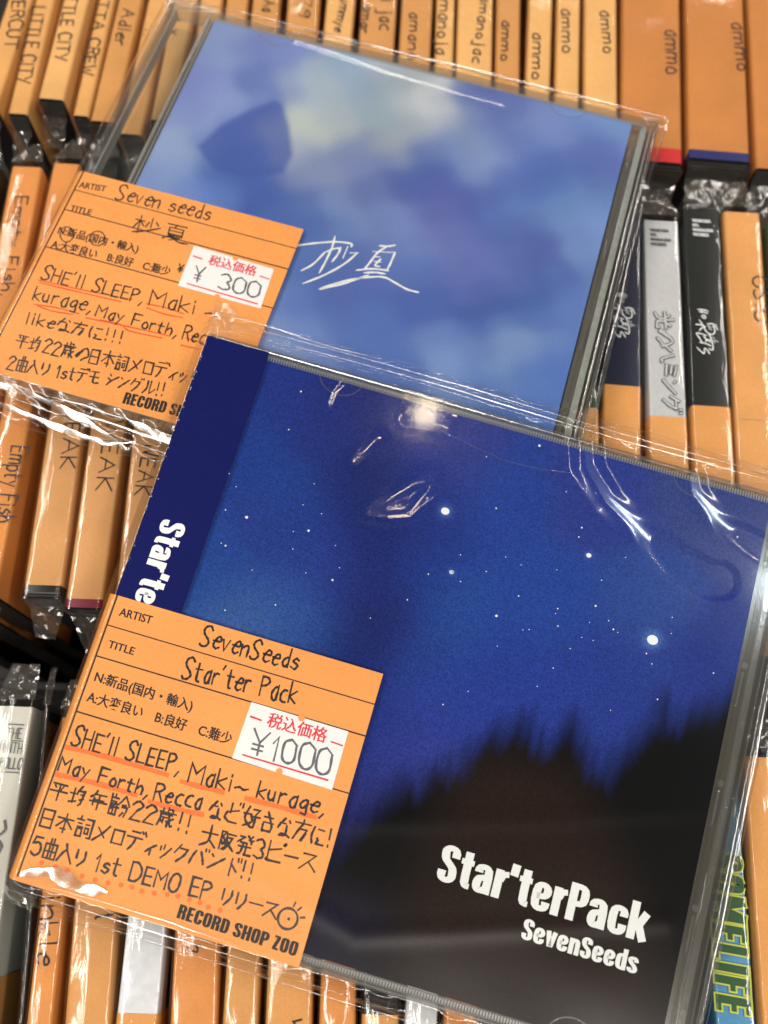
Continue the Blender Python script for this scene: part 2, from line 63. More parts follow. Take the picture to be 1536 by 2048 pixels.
def thing(name, label, cat, M, group=None):
    o = bpy.data.objects.new(name, None); link(o); o.empty_display_size = .01; o.matrix_world = M
    o['label'] = label; o['category'] = cat
    if group: o['group'] = group
    return o
def nt(name):
    m = bpy.data.materials.new(name); m.use_nodes = True; t = m.node_tree; t.nodes.clear(); return m, t.nodes, t.links
def rgba(c): return (float(c[0]), float(c[1]), float(c[2]), 1)
def paper(name, col, rough=.6, grain=.05, scale=2500, coat=0, vcol=None, spec=.3, blot=.04):
    m, N, L = nt(name); out = N.new('ShaderNodeOutputMaterial'); b = N.new('ShaderNodeBsdfPrincipled'); L.new(b.outputs[0], out.inputs[0])
    tc = N.new('ShaderNodeTexCoord'); n1 = N.new('ShaderNodeTexNoise'); n1.inputs['Scale'].default_value = scale; n1.inputs['Detail'].default_value = 4
    L.new(tc.outputs['Object'], n1.inputs['Vector'])
    n2 = N.new('ShaderNodeTexNoise'); n2.inputs['Scale'].default_value = 60; n2.inputs['Detail'].default_value = 3; L.new(tc.outputs['Object'], n2.inputs['Vector'])
    mr = N.new('ShaderNodeMapRange'); mr.inputs[1].default_value = .25; mr.inputs[2].default_value = .75; mr.inputs[3].default_value = 1-grain; mr.inputs[4].default_value = 1+grain
    L.new(n1.outputs[0], mr.inputs[0])
    mr2 = N.new('ShaderNodeMapRange'); mr2.inputs[1].default_value = .3; mr2.inputs[2].default_value = .7; mr2.inputs[3].default_value = 1-blot; mr2.inputs[4].default_value = 1+blot
    L.new(n2.outputs[0], mr2.inputs[0])
    mu = N.new('ShaderNodeMath'); mu.operation = 'MULTIPLY'; L.new(mr.outputs[0], mu.inputs[0]); L.new(mr2.outputs[0], mu.inputs[1])
    vm = N.new('ShaderNodeVectorMath'); vm.operation = 'SCALE'; L.new(mu.outputs[0], vm.inputs['Scale'])
    if vcol:
        a = N.new('ShaderNodeAttribute'); a.attribute_name = vcol; L.new(a.outputs['Color'], vm.inputs[0])
    else: vm.inputs[0].default_value = [float(c) for c in col[:3]]
    L.new(vm.outputs[0], b.inputs['Base Color'])
    b.inputs['Roughness'].default_value = rough; b.inputs['Specular IOR Level'].default_value = spec; b.inputs['Coat Weight'].default_value = coat; b.inputs['Coat Roughness'].default_value = .1
    return m
def clear(name, rough=.05, gain=1.6, base=.02, milky=.0, tint=(1,1,1), bump=0, bscale=100, ior=1.45, milk=(.8,.8,.8), warp=None, soft=None):
    m, N, L = nt(name); out = N.new('ShaderNodeOutputMaterial')
    tr = N.new('ShaderNodeBsdfTransparent'); tr.inputs[0].default_value = rgba(tint)
    gl = N.new('ShaderNodeBsdfGlossy'); gl.inputs['Roughness'].default_value = rough
    lw = N.new('ShaderNodeLayerWeight'); lw.inputs[0].default_value = .5
    pw = N.new('ShaderNodeMath'); pw.operation = 'POWER'; pw.inputs[1].default_value = 5; L.new(lw.outputs['Facing'], pw.inputs[0])
    fr = N.new('ShaderNodeMath'); fr.operation = 'MULTIPLY_ADD'; fr.inputs[1].default_value = .96; fr.inputs[2].default_value = .04; L.new(pw.outputs[0], fr.inputs[0])
    ml = N.new('ShaderNodeMath'); ml.operation = 'MULTIPLY_ADD'; ml.use_clamp = True; ml.inputs[1].default_value = gain; ml.inputs[2].default_value = base
    L.new(fr.outputs[0], ml.inputs[0])
    if bump:
        tc = N.new('ShaderNodeTexCoord'); mp = N.new('ShaderNodeMapping'); L.new(tc.outputs['Object'], mp.inputs[0])
        if warp: mp.inputs['Scale'].default_value = warp
        n = N.new('ShaderNodeTexNoise'); n.inputs['Scale'].default_value = bscale; n.inputs['Detail'].default_value = 5; n.inputs['Distortion'].default_value = .6
        L.new(mp.outputs[0], n.inputs['Vector'])
        bp = N.new('ShaderNodeBump'); bp.inputs['Strength'].default_value = bump; bp.inputs['Distance'].default_value = .001; L.new(n.outputs[0], bp.inputs['Height'])
        L.new(bp.outputs[0], gl.inputs['Normal'])
    if soft:
        g2 = N.new('ShaderNodeBsdfGlossy'); g2.inputs['Roughness'].default_value = soft[0]; gm = N.new('ShaderNodeMixShader'); gm.inputs[0].default_value = soft[1]; L.new(gl.outputs[0], gm.inputs[1]); L.new(g2.outputs[0], gm.inputs[2]); gl = gm
    mx = N.new('ShaderNodeMixShader'); L.new(ml.outputs[0], mx.inputs[0]); L.new(tr.outputs[0], mx.inputs[1]); L.new(gl.outputs[0], mx.inputs[2])
    last = mx
    if milky:
        df = N.new('ShaderNodeBsdfDiffuse'); df.inputs[0].default_value = rgba(milk); m2 = N.new('ShaderNodeMixShader'); m2.inputs[0].default_value = milky
        L.new(mx.outputs[0], m2.inputs[1]); L.new(df.outputs[0], m2.inputs[2]); last = m2
    L.new(last.outputs[0], out.inputs[0]); return m
ORANGE = (.74, .29, .072)
M_orange = paper('orange_card', ORANGE, .6, .10, 2400, blot=.07)
TONES = [paper('orange_card_shade', c, .5, .07, 1800, blot=.09) for c in ((.66,.335,.105),(.56,.26,.075),(.50,.19,.045),(.60,.23,.055),(.55,.27,.095),(.60,.27,.075),(.62,.29,.09),(.70,.38,.13))]
M_oranger = paper('orange_card_deep', (.80,.29,.07), .5, .05)
M_ink = paper('black_print', (.012,.010,.010), .6, .02)
M_pen = paper('black_pen', (.018,.016,.018), .35, .05)
M_redpen = paper('red_pen', (.62,.06,.015), .5, .05)
M_marker = paper('orange_marker', (.80,.15,.03), .6, .12, 1500)
M_redprint = paper('red_print', (.62,.03,.05), .5, .05)
M_rule = paper('rule_print', (.015,.013,.012), .6, .02)
M_white = paper('sticker_paper', (.72,.72,.71), .5, .02)
M_stamp = paper('stamp_ink', (.10,.11,.13), .6, .55, 3500)
M_whiteprint = paper('white_print', (.74,.76,.76), .5, .02)
M_navy = paper('navy_paper', (.004,.007,.085), .5, .10, 3000, spec=.04)
M_darkpl = paper('dark_plastic', (.012,.011,.010), .3, .02)
M_inlay = paper('tray_inlay', (.045,.038,.030), .3, .35, 60, blot=.5)
M_artA = paper('sky_print', None, .45, .13, 2600, vcol='print', blot=.02, spec=.03)
M_artB = paper('night_print', None, .6, .38, 2300, vcol='print', blot=.02, spec=.02)
M_star = paper('star_print', (.75,.80,.84), .5, .02)
M_grey = paper('grey_paper', (.43,.44,.45), .45, .05, 900)
M_black = paper('black_paper', (.012,.014,.014), .35, .05)
M_navys = paper('navy_spine_paper', (.010,.013,.035), .35, .05)
M_green = paper('green_paper', (.02,.04,.02), .4, .05)
M_silver = paper('silver_paper', (.62,.64,.66), .25, .10, 500, coat=.3)
M_apollo = paper('pale_grey_paper', (.50,.50,.44), .5, .04)
M_blue = paper('blue_paper', (.055,.21,.38), .4, .15, 700)
M_gform = paper('green_print', (.015,.065,.02), .5, .05)
M_yel = paper('yellow_print', (.42,.47,.05), .5, .05)
M_pencil = paper('grey_print', (.11,.11,.11), .5, .05)
M_film = clear('clear_film', .075, 1.05, .0, .0, bump=.03, bscale=110, soft=(.21, .33))
M_films = clear('spine_film', .085, 1.15, .0, .002, bump=.16, bscale=260, warp=(1,.22,1))
M_crumple = clear('crumpled_film', .11, 2.0, .05, .06, bump=.2, bscale=500, milk=(.55,.5,.44))
M_case = clear('clear_polystyrene', .06, .7, .0, .0, tint=(.95,.955,.95), milk=(.6,.6,.56))
M_rim = clear('clear_rim', .12, 1.8, .06, .08, tint=(.92,.92,.91), milk=(.50,.49,.45), bump=.04, bscale=300)
M_tray = clear('frosted_tray', .16, 1.6, .03, .30, tint=(.92,.92,.9), milk=(.40,.385,.345))
M_crease = clear('creased_film', .13, 2.4, .05, .015, bump=.06, bscale=250)
M_crease2 = clear('bright_crease_film', .15, 5.0, .12, .02, bump=.06, bscale=250)
M_rail = paper('frosted_rail', (.25,.265,.25), .3, .18, 900, coat=.3)
M_ribs = clear('ribbed_edge', .18, 1.8, .05, .42, tint=(.9,.9,.9), milk=(.42,.42,.40))
M_tray2 = clear('frosted_tray_dark', .16, 1.6, .03, .12, tint=(.9,.9,.88), milk=(.36,.32,.25))
M_floor = paper('black_crate_floor', (.010,.009,.008), .5, .1, 300)
# ---- strokes: pen letters drawn as ribbons. two characters per point (x, y), '~' = smooth
GL = {
'A':(8,"004a80 1464"),'C':(7,"~795a2a0704205071"),'D':(8,"0a00 ~0a4a77734000"),'E':(6,"6a0a0060 0555"),'F':(6,"6a0a00 0555"),'H':(7,"0a00 6a60 0565"),
'I':(2,"1a10"),'K':(6,"0a00 6a0560"),'L':(6,"0a0060"),'M':(8,"000a458a80"),'N':(6,"000a606a"),'O':(7,"~3a1803205073785a3a"),'P':(6,"000a ~0a4a684605"),
'R':(6,"000a ~0a4a684605 3560"),'S':(7,"~795b2a182654624010z1".replace('z1','01')),'T':(8,"0a8a 4a40"),'U':(6,"~0a032040636a"),'W':(8,"0a2047608a"),'Y':(7,"0a35 7a30"),'X':(6,"0a60 6a00"),
'a':(5,"~563613204054 5750"),'c':(5,"~563614113050"),'d':(5,"~553513113052 5a50"),'e':(5,"~04545636131130 ~3051"),'g':(5,"~563614123154 ~56515y2y"),'h':(5,"0a00 ~03365450"),
'i':(2,"1610 1918"),'j':(4,"~363x0x 3938"),'k':(5,"0a00 560350"),'l':(2,"1a10"),'m':(8,"0600 ~04264540 ~44668580"),'n':(5,"0600 ~04365550"),'o':(5,"~361411305154 ~5436"),
'p':(5,"060x ~053654523001"),'r':(4,"0600 ~042646"),'s':(5,"~553614435230 ~3001"),'t':(5,"~292140 0656"),'u':(5,"~06022042 4640"),'v':(5,"062056"),'w':(7,"062035506 6".replace(' ','')),
'x':(5,"0650 5600"),'y':(5,"0623 561x"),'0':(6,"~3a0802306268 ~683a"),'1':(3,"072a20"),'2':(6,"~082a4a6835 350060"),'3':(6,"~092a4a6745 ~45636130 ~3001"),'5':(6,"6a1a06 ~06476562402001"),
'7':(6,"0a6a20"),'9':(6,"~683a0735 ~3568 6840"),'4':(6,"3a0363 4640"),'6':(6,"~5a1602 ~02306365 ~6502"),'8':(6,"~3a283562302035 ~355a"),'¥':(8,"0a45 8a4540 1464 1262"),'!':(3,"1a14 1110"),',':(3,"210y"),'.':(2,"1011"),'~':(6,"~03254354 ~5465"),"'":(2,"1b09"),' ':(4,""),
'平':(10,"1999 2837 7866 05a5 5950"),'均':(10,"0646 2921 0142 ~6b5947 588871 ~7160 6676 6384"),'年':(10,"~3a2806 2898 2625 2585 2522 04a4 5850"),
'齢':(11,"2b29 0949 0b07 0737 1613 3613 0600 0040 4046 2620 1454 8b56 8bb6 7696 75a5a3 ~a390 8270"),'歳':(10,"5b58 5a8a 2a28 08a8 ~181400 1787 2555 3533 1432 5362 ~68738191 ~956360 7a89"),
'大':(10,"07a7 ~5b5300 ~54a0"),'阪':(10,"1a10 1a4a27 ~27453315 59b9 ~595230 6797 ~977340 ~6573b0"),'発':(10,"1949 ~4906 1736 ~6a8896 a5 9a78 a897".replace(' a5','')+" 2666 1494 ~463110 6661 ~6160a0"),
'ピ':(10,"1a11 ~1110a0 ~1597 ~a9b9baa9"),'ー':(9,"0595"),'ス':(10,"189800 54a0"),'な':(9,"1757 ~4a1604 7988 ~66613020 ~20316190"),'ど':(10,"~3a35 ~8715 ~150230 3080 8b8a aba9"),
'好':(11,"~3b153260 ~576310 0757 6aaa87 ~87817060 56b6"),'き':(9,"1878 1585 ~3b7471 ~14102070"),'方':(10,"5b59 09a9 ~593600 ~4686 8460 ~8650"),'に':(9,"~190410 4888 ~43524090"),
'日':(9,"1a10 1a8a80 1585 1080"),'本':(10,"08a8 5b50 ~5803 ~58a3 3262"),'詞':(10,"2b2a 0949 1737 1545 14104044 1444 6aaaa0 a080 6787 6585 82 6583626 5".replace(' 82 6583626 5',' 8262 6562 8582')),
'メ':(9,"~9a5500 2873"),'ロ':(8,"1911 198981 1181"),'デ':(10,"2a7a 0797 ~574320 8b9a abb9"),'ィ':(7,"~764411 4440"),'ッ':(8,"1614 3735 ~7642 4220"),'ク':(8,"3a05 3888 ~886420"),'バ':(10,"~391501 ~698592 9b9a bbba"),
'ン':(9,"1928 ~014498"),'ド':(8,"3a30 3773 7b79 9b99"),'曲':(9,"1810 189890 1090 4b40 6b60 1494"),'入':(10,"~4a573500 ~57a0"),'り':(7,"~191415 ~797430"),'リ':(8,"1913 ~797530"),
'モ':(9,"1979 0585 ~494191"),'シ':(9,"1928 0625 ~013498"),'グ':(10,"3a05 3888 ~886420 9b9a bbba"),'ル':(10,"~3a3400 6a60b4"),'の':(9,"~58360312 ~124658 ~5889a47250"),
'杪':(11,"0848 2b20 2803 2845 7b75 6855 99a7 ~b65200"),'夏':(10,"1a9a 5a48 2888 2823 8883 2686 2484 2383 ~431100 ~3272 7230 ~4370b0"),
'光':(10,"5b56 2937 9976 06b6 ~464200 ~6661 61a0 a0a2"),'ハ':(9,"~380503 ~6982a2"),'ミ':(9,"2a88 2776 1483"),
}
def cv(c): return {'z':-1,'y':-2,'x':-3}.get(c, int(c, 16) if c not in 'xyz' else 0)
def smooth_line(P, n=5):
    P = [np.array(p, float) for p in P]
    if len(P) < 3: return P
    Q = [P[0]*2-P[1]] + P + [P[-1]*2-P[-2]]; out = []
    for i in range(1, len(Q)-2):
        for k in range(n):
            t = k/n; a, b, c, d = Q[i-1], Q[i], Q[i+1], Q[i+2]
            out.append(.5*((2*b)+(c-a)*t+(2*a-5*b+4*c-d)*t*t+(3*b-a-3*c+d)*t**3))
    out.append(P[-1]); return out
def strokes_of(text, rng):
    x = 0; out = []
    for ch in text:
        if ch not in GL: x += 6; continue
        adv, s = GL[ch]; dy = rng.uniform(-.35, .35); k = rng.uniform(.93, 1.05)
        for st in s.split():
            sm = st[0] == '~'; st = st.lstrip('~')
            P = [(x+cv(st[i])*k+rng.uniform(-.13,.13), cv(st[i+1])*k+dy+rng.uniform(-.13,.13)) for i in range(0, len(st)-1, 2)]
            out.append(smooth_line(P) if sm else [np.array(p) for p in P])
        x += adv+2.1
    return out, x-2.1
class Ribbon:
    def __init__(s): s.v = []; s.f = []; s.k = 0
    def line(s, P, w, z, taper=.75):
        P = [np.array(p, float)[:2] for p in P]
        if len(P) < 2: return
        z = z + s.k*.0006; s.k = (s.k+1) % 60
        d0 = P[1]-P[0]; d1 = P[-1]-P[-2]
        P[0] = P[0]-d0/(np.linalg.norm(d0)+1e-9)*w*.35; P[-1] = P[-1]+d1/(np.linalg.norm(d1)+1e-9)*w*.35
        R = []
        for i, p in enumerate(P):   # mitred strip, splitting at sharp corners
            a = P[max(i-1,0)]; b = P[min(i+1,len(P)-1)]; R.append((a, p, b))
        n0 = len(s.v); L = len(P)
        for i,(a,p,b) in enumerate(R):
            u = p-a if i else b-p; v = b-p if i < L-1 else p-a
            u = u/(np.linalg.norm(u)+1e-9); v = v/(np.linalg.norm(v)+1e-9)
            t = u+v; tn = np.linalg.norm(t)
            if tn < .5: t = v; tn = 1
            t = t/tn; n = np.array([-t[1], t[0]]); m = min(1.6, 1/max(.6, abs(n@np.array([-u[1],u[0]]))))
            ww = w*.5*m*(taper if i in (0, L-1) else 1)*(1+.16*math.sin(i*1.3+s.k*2.1))
            s.v += [(p[0]+n[0]*ww, p[1]+n[1]*ww, z), (p[0]-n[0]*ww, p[1]-n[1]*ww, z)]
        for i in range(L-1):
            a = n0+2*i; s.f.append((a+1, a+3, a+2, a))
    def disc(s, c, r, z, n=10, ry=None):
        ry = ry or r; n0 = len(s.v)
        s.v += [(c[0]+r*math.cos(2*math.pi*i/n), c[1]+ry*math.sin(2*math.pi*i/n), z) for i in range(n)]; s.f.append(tuple(range(n0, n0+n)))
    def build(s, name, mat, parent, **k): return mesh(name, s.v, s.f, mat, parent, **k)
def hand(rb, item, w, z, seed, flip=-1):
    """item = [text, base start, base end, top start] in card coordinates (u right, v down)"""
    text, a, b, t = item; a, b, t = np.array(a), np.array(b), np.array(t)
    S, W = strokes_of(text, random.Random(seed)); ex = (b-a)/W; ey = (t-a)/10.
    ey = ey - ex*(ey@ex)/(ex@ex)*.5
    for st in S: rb.line([(lambda q: (q[0], flip*q[1]))(a+ex*p[0]+ey*p[1]) for p in st], w, z)
_fc = {}
def font_mesh(text, offset=0, copies=((0,0),), shear=0):
    key = (text, offset, tuple(copies), shear)
    if key in _fc: return _fc[key]
    cu = bpy.data.curves.new('letters', 'FONT'); cu.body = text; cu.size = 1; cu.offset = offset; cu.resolution_u = 3; cu.shear = shear
    ob = bpy.data.objects.new('letters', cu); COL.objects.link(ob); dg = bpy.context.evaluated_depsgraph_get()
    me = bpy.data.meshes.new_from_object(ob.evaluated_get(dg)); V = np.array([v.co[:] for v in me.vertices]); F = [tuple(p.vertices) for p in me.polygons]
    bpy.data.objects.remove(ob); bpy.data.meshes.remove(me); bpy.data.curves.remove(cu)
    VV = []; FF = []
    for k,(dx,dy) in enumerate(copies):
        W = V.copy(); W[:,0] += dx; W[:,1] += dy; W[:,2] = k; FF += [tuple(i+len(V)*k for i in f) for f in F]; VV.append(W)
    _fc[key] = (np.concatenate(VV), FF); return _fc[key]
def printed(mb, item, z, offset=.0, copies=((0,0),), flip=-1, shear=0, dz=.0015):
    text, a, b, t = item; a, b, t = np.array(a), np.array(b), np.array(t)
    V, F = font_mesh(text, offset, copies, shear); x0, x1 = V[:,0].min(), V[:,0].max(); y1 = .74
    ex = (b-a)/(x1-x0); ey = (t-a)/y1; ey = ey-ex*(ey@ex)/(ex@ex)*.6
    P = a+np.outer(V[:,0]-x0, ex)+np.outer(V[:,1], ey)
    mb.add([(p[0], flip*p[1], z+k*dz) for p, k in zip(P, V[:,2])], [f[::-1] for f in F] if flip < 0 and False else F)
HV = {'S':(5.2,[[(4.05,6.9),(4.05,9.25),(1.15,9.25),(1.15,6.6),(2.0,5.6),(3.3,4.6),(4.05,3.6),(4.05,.75),(1.15,.75),(1.15,3.1)]]),'t':(3.7,[[(1.9,9.6),(1.9,.7),(3.5,.7)],[(.1,6.9),(3.6,6.9)]]),
'a':(5.1,[[(1.15,5.3),(1.15,6.9),(3.95,6.9),(3.95,0)],[(3.95,4.4),(2.4,4.1),(1.15,3.5),(1.15,.7),(2.9,.7),(3.9,1.7)]]),'r':(3.7,[[(1.15,7.6),(1.15,0)],[(1.5,4.9),(2.1,6.5),(3.7,6.8)]]),"'":(2.0,[[(1.05,10.1),(.85,6.9)]]),
'e':(5.2,[[(1.3,3.9),(4.05,3.9),(4.05,6.9),(1.15,6.9),(1.15,.7),(4.05,.7),(4.05,2.6)]]),'P':(5.4,[[(1.2,10),(1.2,0)],[(1.2,9.25),(4.3,9.25),(4.3,4.7),(1.2,4.7)]]),'c':(5.1,[[(4.05,4.9),(4.05,6.9),(1.15,6.9),(1.15,.7),(4.05,.7),(4.05,2.9)]]),
'k':(5.2,[[(1.15,10),(1.15,0)],[(4.5,7.6),(2.4,3.2)],[(2.5,4.8),(4.6,0)]]),'v':(5.2,[[(1.0,7.6),(2.3,.5),(2.9,.5),(4.2,7.6)]]),'n':(5.2,[[(1.15,7.6),(1.15,0)],[(1.3,5.6),(2.2,6.9),(4.05,6.9),(4.05,0)]]),
'd':(5.2,[[(4.05,10),(4.05,0)],[(4.05,6.9),(1.15,6.9),(1.15,.7),(4.05,.7)]]),'s':(5.1,[[(3.95,5.2),(3.95,6.9),(1.15,6.9),(1.15,4.9),(3.95,2.9),(3.95,.7),(1.15,.7),(1.15,2.3)]]),
'E':(4.6,[[(1.2,10),(1.2,0)],[(1.2,9.2),(4.4,9.2)],[(1.2,5.1),(4.1,5.1)],[(1.2,.8),(4.4,.8)]]),'R':(5.4,[[(1.2,10),(1.2,0)],[(1.2,9.25),(4.2,9.25),(4.2,5.1),(1.2,5.1)],[(2.6,5.1),(4.2,4.6),(4.2,0)]]),
'C':(5.3,[[(4.15,6.4),(4.15,9.25),(1.2,9.25),(1.2,.75),(4.15,.75),(4.15,3.8)]]),'O':(5.4,[[(2.7,9.25),(4.2,9.25),(4.2,.75),(1.2,.75),(1.2,9.25),(2.8,9.25)]]),'D':(5.4,[[(1.2,10),(1.2,0)],[(1.2,9.25),(4.2,9.25),(4.2,.75),(1.2,.75)]]),
'H':(5.6,[[(1.2,10),(1.2,0)],[(4.4,10),(4.4,0)],[(1.2,5),(4.4,5)]]),'Z':(4.3,[[(.3,9.2),(3.9,9.2)],[(3.2,9.0),(1.1,1.0)],[(.3,.8),(4.0,.8)]]),'L':(4.3,[[(1.2,10),(1.2,0)],[(1.2,.8),(4.2,.8)]]),'I':(2.4,[[(1.2,10),(1.2,0)]]),
'F':(4.4,[[(1.2,10),(1.2,0)],[(1.2,9.2),(4.3,9.2)],[(1.2,5.1),(4.0,5.1)]]),'M':(7.4,[[(1.1,10),(1.1,0)],[(6.3,10),(6.3,0)],[(1.3,10),(3.6,2.2)],[(6.1,10),(3.8,2.2)]]),' ':(2.2,[])}
def chaikin(P, n=2):
    P = [np.array(p, float) for p in P]
    for _ in range(n):
        if len(P) < 3: return P
        Q = [P[0]]
        for i in range(len(P)-1):
            f = .30 if _ == 0 else .25
            L_ = np.linalg.norm(P[i+1]-P[i]); k = min(f, .95/max(L_, .01)) if _ == 0 else f
            if i > 0: Q.append(P[i]*(1-k)+P[i+1]*k)
            if i < len(P)-2: Q.append(P[i]*k+P[i+1]*(1-k))
        P = Q+[P[-1]]
    return P
def heavy(mb, text, o, ex, ey, z, a=1.12, b=.74, gap=.42, slant=0):
    """tall condensed poster letters; o origin, ex / ey = vectors for the whole width / the cap height"""
    W = sum(HV[c][0]+gap for c in text)-gap; o, ex, ey = [np.array(q, float) for q in (o, ex, ey)]; ex = ex/W; ey = ey/10.; x = 0; k = 0
    for c in text:
        for P in HV[c][1]:
            P = chaikin(P) if len(P) > 2 and c != 'v' else [np.array(p, float) for p in P]; n0 = len(mb.v); L = len(P); zz = z+(k % 40)*.0007; k += 1
            for i, p in enumerate(P):
                t = P[min(i+1, L-1)]-P[max(i-1, 0)]; t = t/(np.linalg.norm(t)+1e-9); n = np.array([-t[1], t[0]]); h = math.hypot(a*n[0], b*n[1])
                e = np.zeros(2)
                if a > 1.13 and i in (0, L-1): e = t*(a-1.12)*(1 if i else -1)
                for s in (1, -1):
                    q = p+n*h*s+e; w = o+ex*(x+q[0]+slant*q[1])+ey*q[1]; mb.v.append((w[0], w[1], zz))
            for i in range(L-1): mb.f.append((n0+2*i+1, n0+2*i+3, n0+2*i+2, n0+2*i))
        x += HV[c][0]+gap
def heavy_item(mb, it, z, **k):
    text, a, b, t = it; a, b, t = [np.array((q[0], -q[1])) for q in (a, b, t)]; ex = b-a; ey = (t-a)*1.07; ey = ey-ex*(ey@ex)/(ex@ex)*.8; heavy(mb, text, a, ex, ey, z, **k)
BOLD = ((0,0),(.012,0),(-.012,0)); HEAVY = tuple((dx,0) for dx in (-.045,-.03,-.015,0,.015,.03,.045))
# ------------------------------------------------------------------ the setting
mesh('shelf_floor', [(-400,-200,-150),(400,-200,-150),(400,600,-150),(-400,600,-150)], [(0,1,2,3)], M_floor, kind='structure')
def divider(y, zt):
    m = MB(); m.box(-160, 150, y-1.2, y+1.2, -149.9, zt); o = m.build('shelf_divider', M_floor, kind='structure', bevel=.4); return o
divider(38.5, -62); divider(181.5, -62)
# ------------------------------------------------------------------ clear bag of a disc lying on top
def noise2(U, V, seed, waves, amp):
    r = random.Random(seed); H = np.zeros_like(U)
    for i in range(waves):
        L = r.uniform(16, 70); a = r.uniform(0, 2*math.pi); H += amp*(L/60)*np.sin((U*math.cos(a)+V*math.sin(a))*2*math.pi/L+r.uniform(0, 7))
    return H
def seg_dist(U, V, P):
    best = np.full(U.shape, 1e9)
    for i in range(len(P)-1):
        a = np.array(P[i]); b = np.array(P[i+1]); d = b-a; L2 = d@d+1e-9
        t = np.clip(((U-a[0])*d[0]+(V-a[1])*d[1])/L2, 0, 1); best = np.minimum(best, np.hypot(U-a[0]-t*d[0], V-a[1]-t*d[1]))
    return best
def sstep(x): x = np.clip(x, 0, 1); return x*x*(3-2*x)
def pose_matrix(p, w=-10.):
    x, y, z, rx, ry, rz = p; R = Euler((rx, ry, rz)).to_matrix(); o = Vector((x, y, z)) + R @ Vector((0, 0, w))
    return Matrix.Translation(o*MM) @ R.to_4x4()
def half_gradient(M, uv, lamp_pos, w=11.):
    Mi = M.inverted(); P = Vector((uv[0], -uv[1], w)); c = Mi @ cam.location / MM; l = Mi @ lamp_pos / MM
    h = (c-P).normalized()+(l-P).normalized(); return np.array([-h.x/h.z, h.y/h.z])   # dh/du, dh/dv (v down)
def sleeve(parent, M, seed, ext, hl, creases, step=.7):
    l, r, t, b = ext     # how far the bag reaches past the case: left, right, top, bottom
    us = np.arange(-l, 142+r+.01, step); vs = np.arange(-t, 125+b+.01, step); U, V = np.meshgrid(us, vs)
    z0 = 10.0
    H = np.full(U.shape, .95)+noise2(U, V, seed, 9, .03)
    win = np.zeros(U.shape)
    for P, lp, R, al in hl:
        g = half_gradient(M, np.mean(np.array(P), 0), lp); d = seg_dist(U, V, P); w = sstep(1.25*(1-d/R))
        x0 = np.mean(np.array(P), 0); H = H*(1-w)+w*(.95+g[0]*(U-x0[0])+g[1]*(V-x0[1])+al*d*d/2)
    H = np.maximum(H, .72)+.0*H
    dx = np.maximum(np.maximum((-U-.6)*.8, U-142.3), 0); dt = np.maximum(-V-.3, 0); db = np.maximum(V-125.3, 0)
    drop = np.maximum(dx*1.7, 0)+4.5*sstep(dt/max(t,1))*1.0+5.0*sstep(db/max(b,1))
    rnd = random.Random(seed+5); rip = np.zeros(U.shape)
    for k in range(5):    # creases running along the loose edges
        c = rnd.uniform(1, max(t, 2)); s_ = rnd.uniform(.25, .55); y = V+c+1.0*np.sin(U/rnd.uniform(16,30)+k); rip += .30*np.exp(-(y/s_)**2)*(dt > 0)
        c = rnd.uniform(.5, max(b, 2)); y = V-125-c-1.2*np.sin(U/rnd.uniform(14,30)+k*2); rip += .42*np.exp(-(y/.5)**2)*(db > 0)
    H = H-drop+rip
    for P, s_, a_ in creases:
        d = seg_dist(U, V, P); H += a_*np.exp(-(d/s_)**2)
    H += np.where((dt > 0)|(db > 0), .25*np.sin(U*.35+V*.8)+.15*np.sin(U*.9-V*1.3), 0)
    ny, nx = U.shape
    Vt = np.stack([U.ravel(), -V.ravel(), (z0+H).ravel()], 1)
    F = [(j*nx+i, (j+1)*nx+i, (j+1)*nx+i+1, j*nx+i+1) for j in range(ny-1) for i in range(nx-1)]
    o = mesh('clear_bag', Vt, F, M_film, parent, smooth=True)
    m = MB(); n = 24; x0, x1, y0, y1 = -l, 142+r, t, -125-b   # underside and side folds of the bag
    m.add([(x0,y0,5.2),(x1,y0,5.2),(x1,0,-.6),(x0,0,-.6)], [(0,1,2,3)]); m.add([(x0,-125,-.6),(x1,-125,-.6),(x1,y1,4.8),(x0,y1,4.8)], [(0,1,2,3)])
    m.add([(x0+.3,0,-.62),(x1-.3,0,-.62),(x1-.3,-125,-.62),(x0+.3,-125,-.62)], [(0,1,2,3)])
    for x, zt in ((x0, 10.9-1.36*(l-.6)), (x1, 10.9-1.7*(r-.3))): m.add([(x,0,-.6),(x,-125,-.6),(x,-125,zt),(x,0,zt)], [(0,1,2,3)])
    m.build('bag_underside', M_film, parent)
    # the cut lip of the bag catches light as a thin line
    for (ya, zb) in ((-125-b, 5.0), (t, 5.3)):
        rb = MB(); P = [(x, ya+.35*math.sin(x*.11+seed)+.2*math.sin(x*.31), zb+.3*math.sin(x*.17)) for x in np.linspace(x0, x1, 60)]
        for a, c in zip(P[:-1], P[1:]): rb.add([(a[0],a[1]-.09,a[2]),(c[0],c[1]-.09,c[2]),(c[0],c[1]+.09,c[2]+.12),(a[0],a[1]+.09,a[2]+.12)], [(0,1,2,3)])
        rb.build('bag_lip', M_rim, parent)
    return o
T_FRONT = Vector((-.2, -.95, 1.9)); T_BACK = Vector((.1, 2.7, 1.9)); T_LEFT = Vector((-1.25, .45, 1.9)); T_RIGHT = Vector((1.45, .55, 1.9))
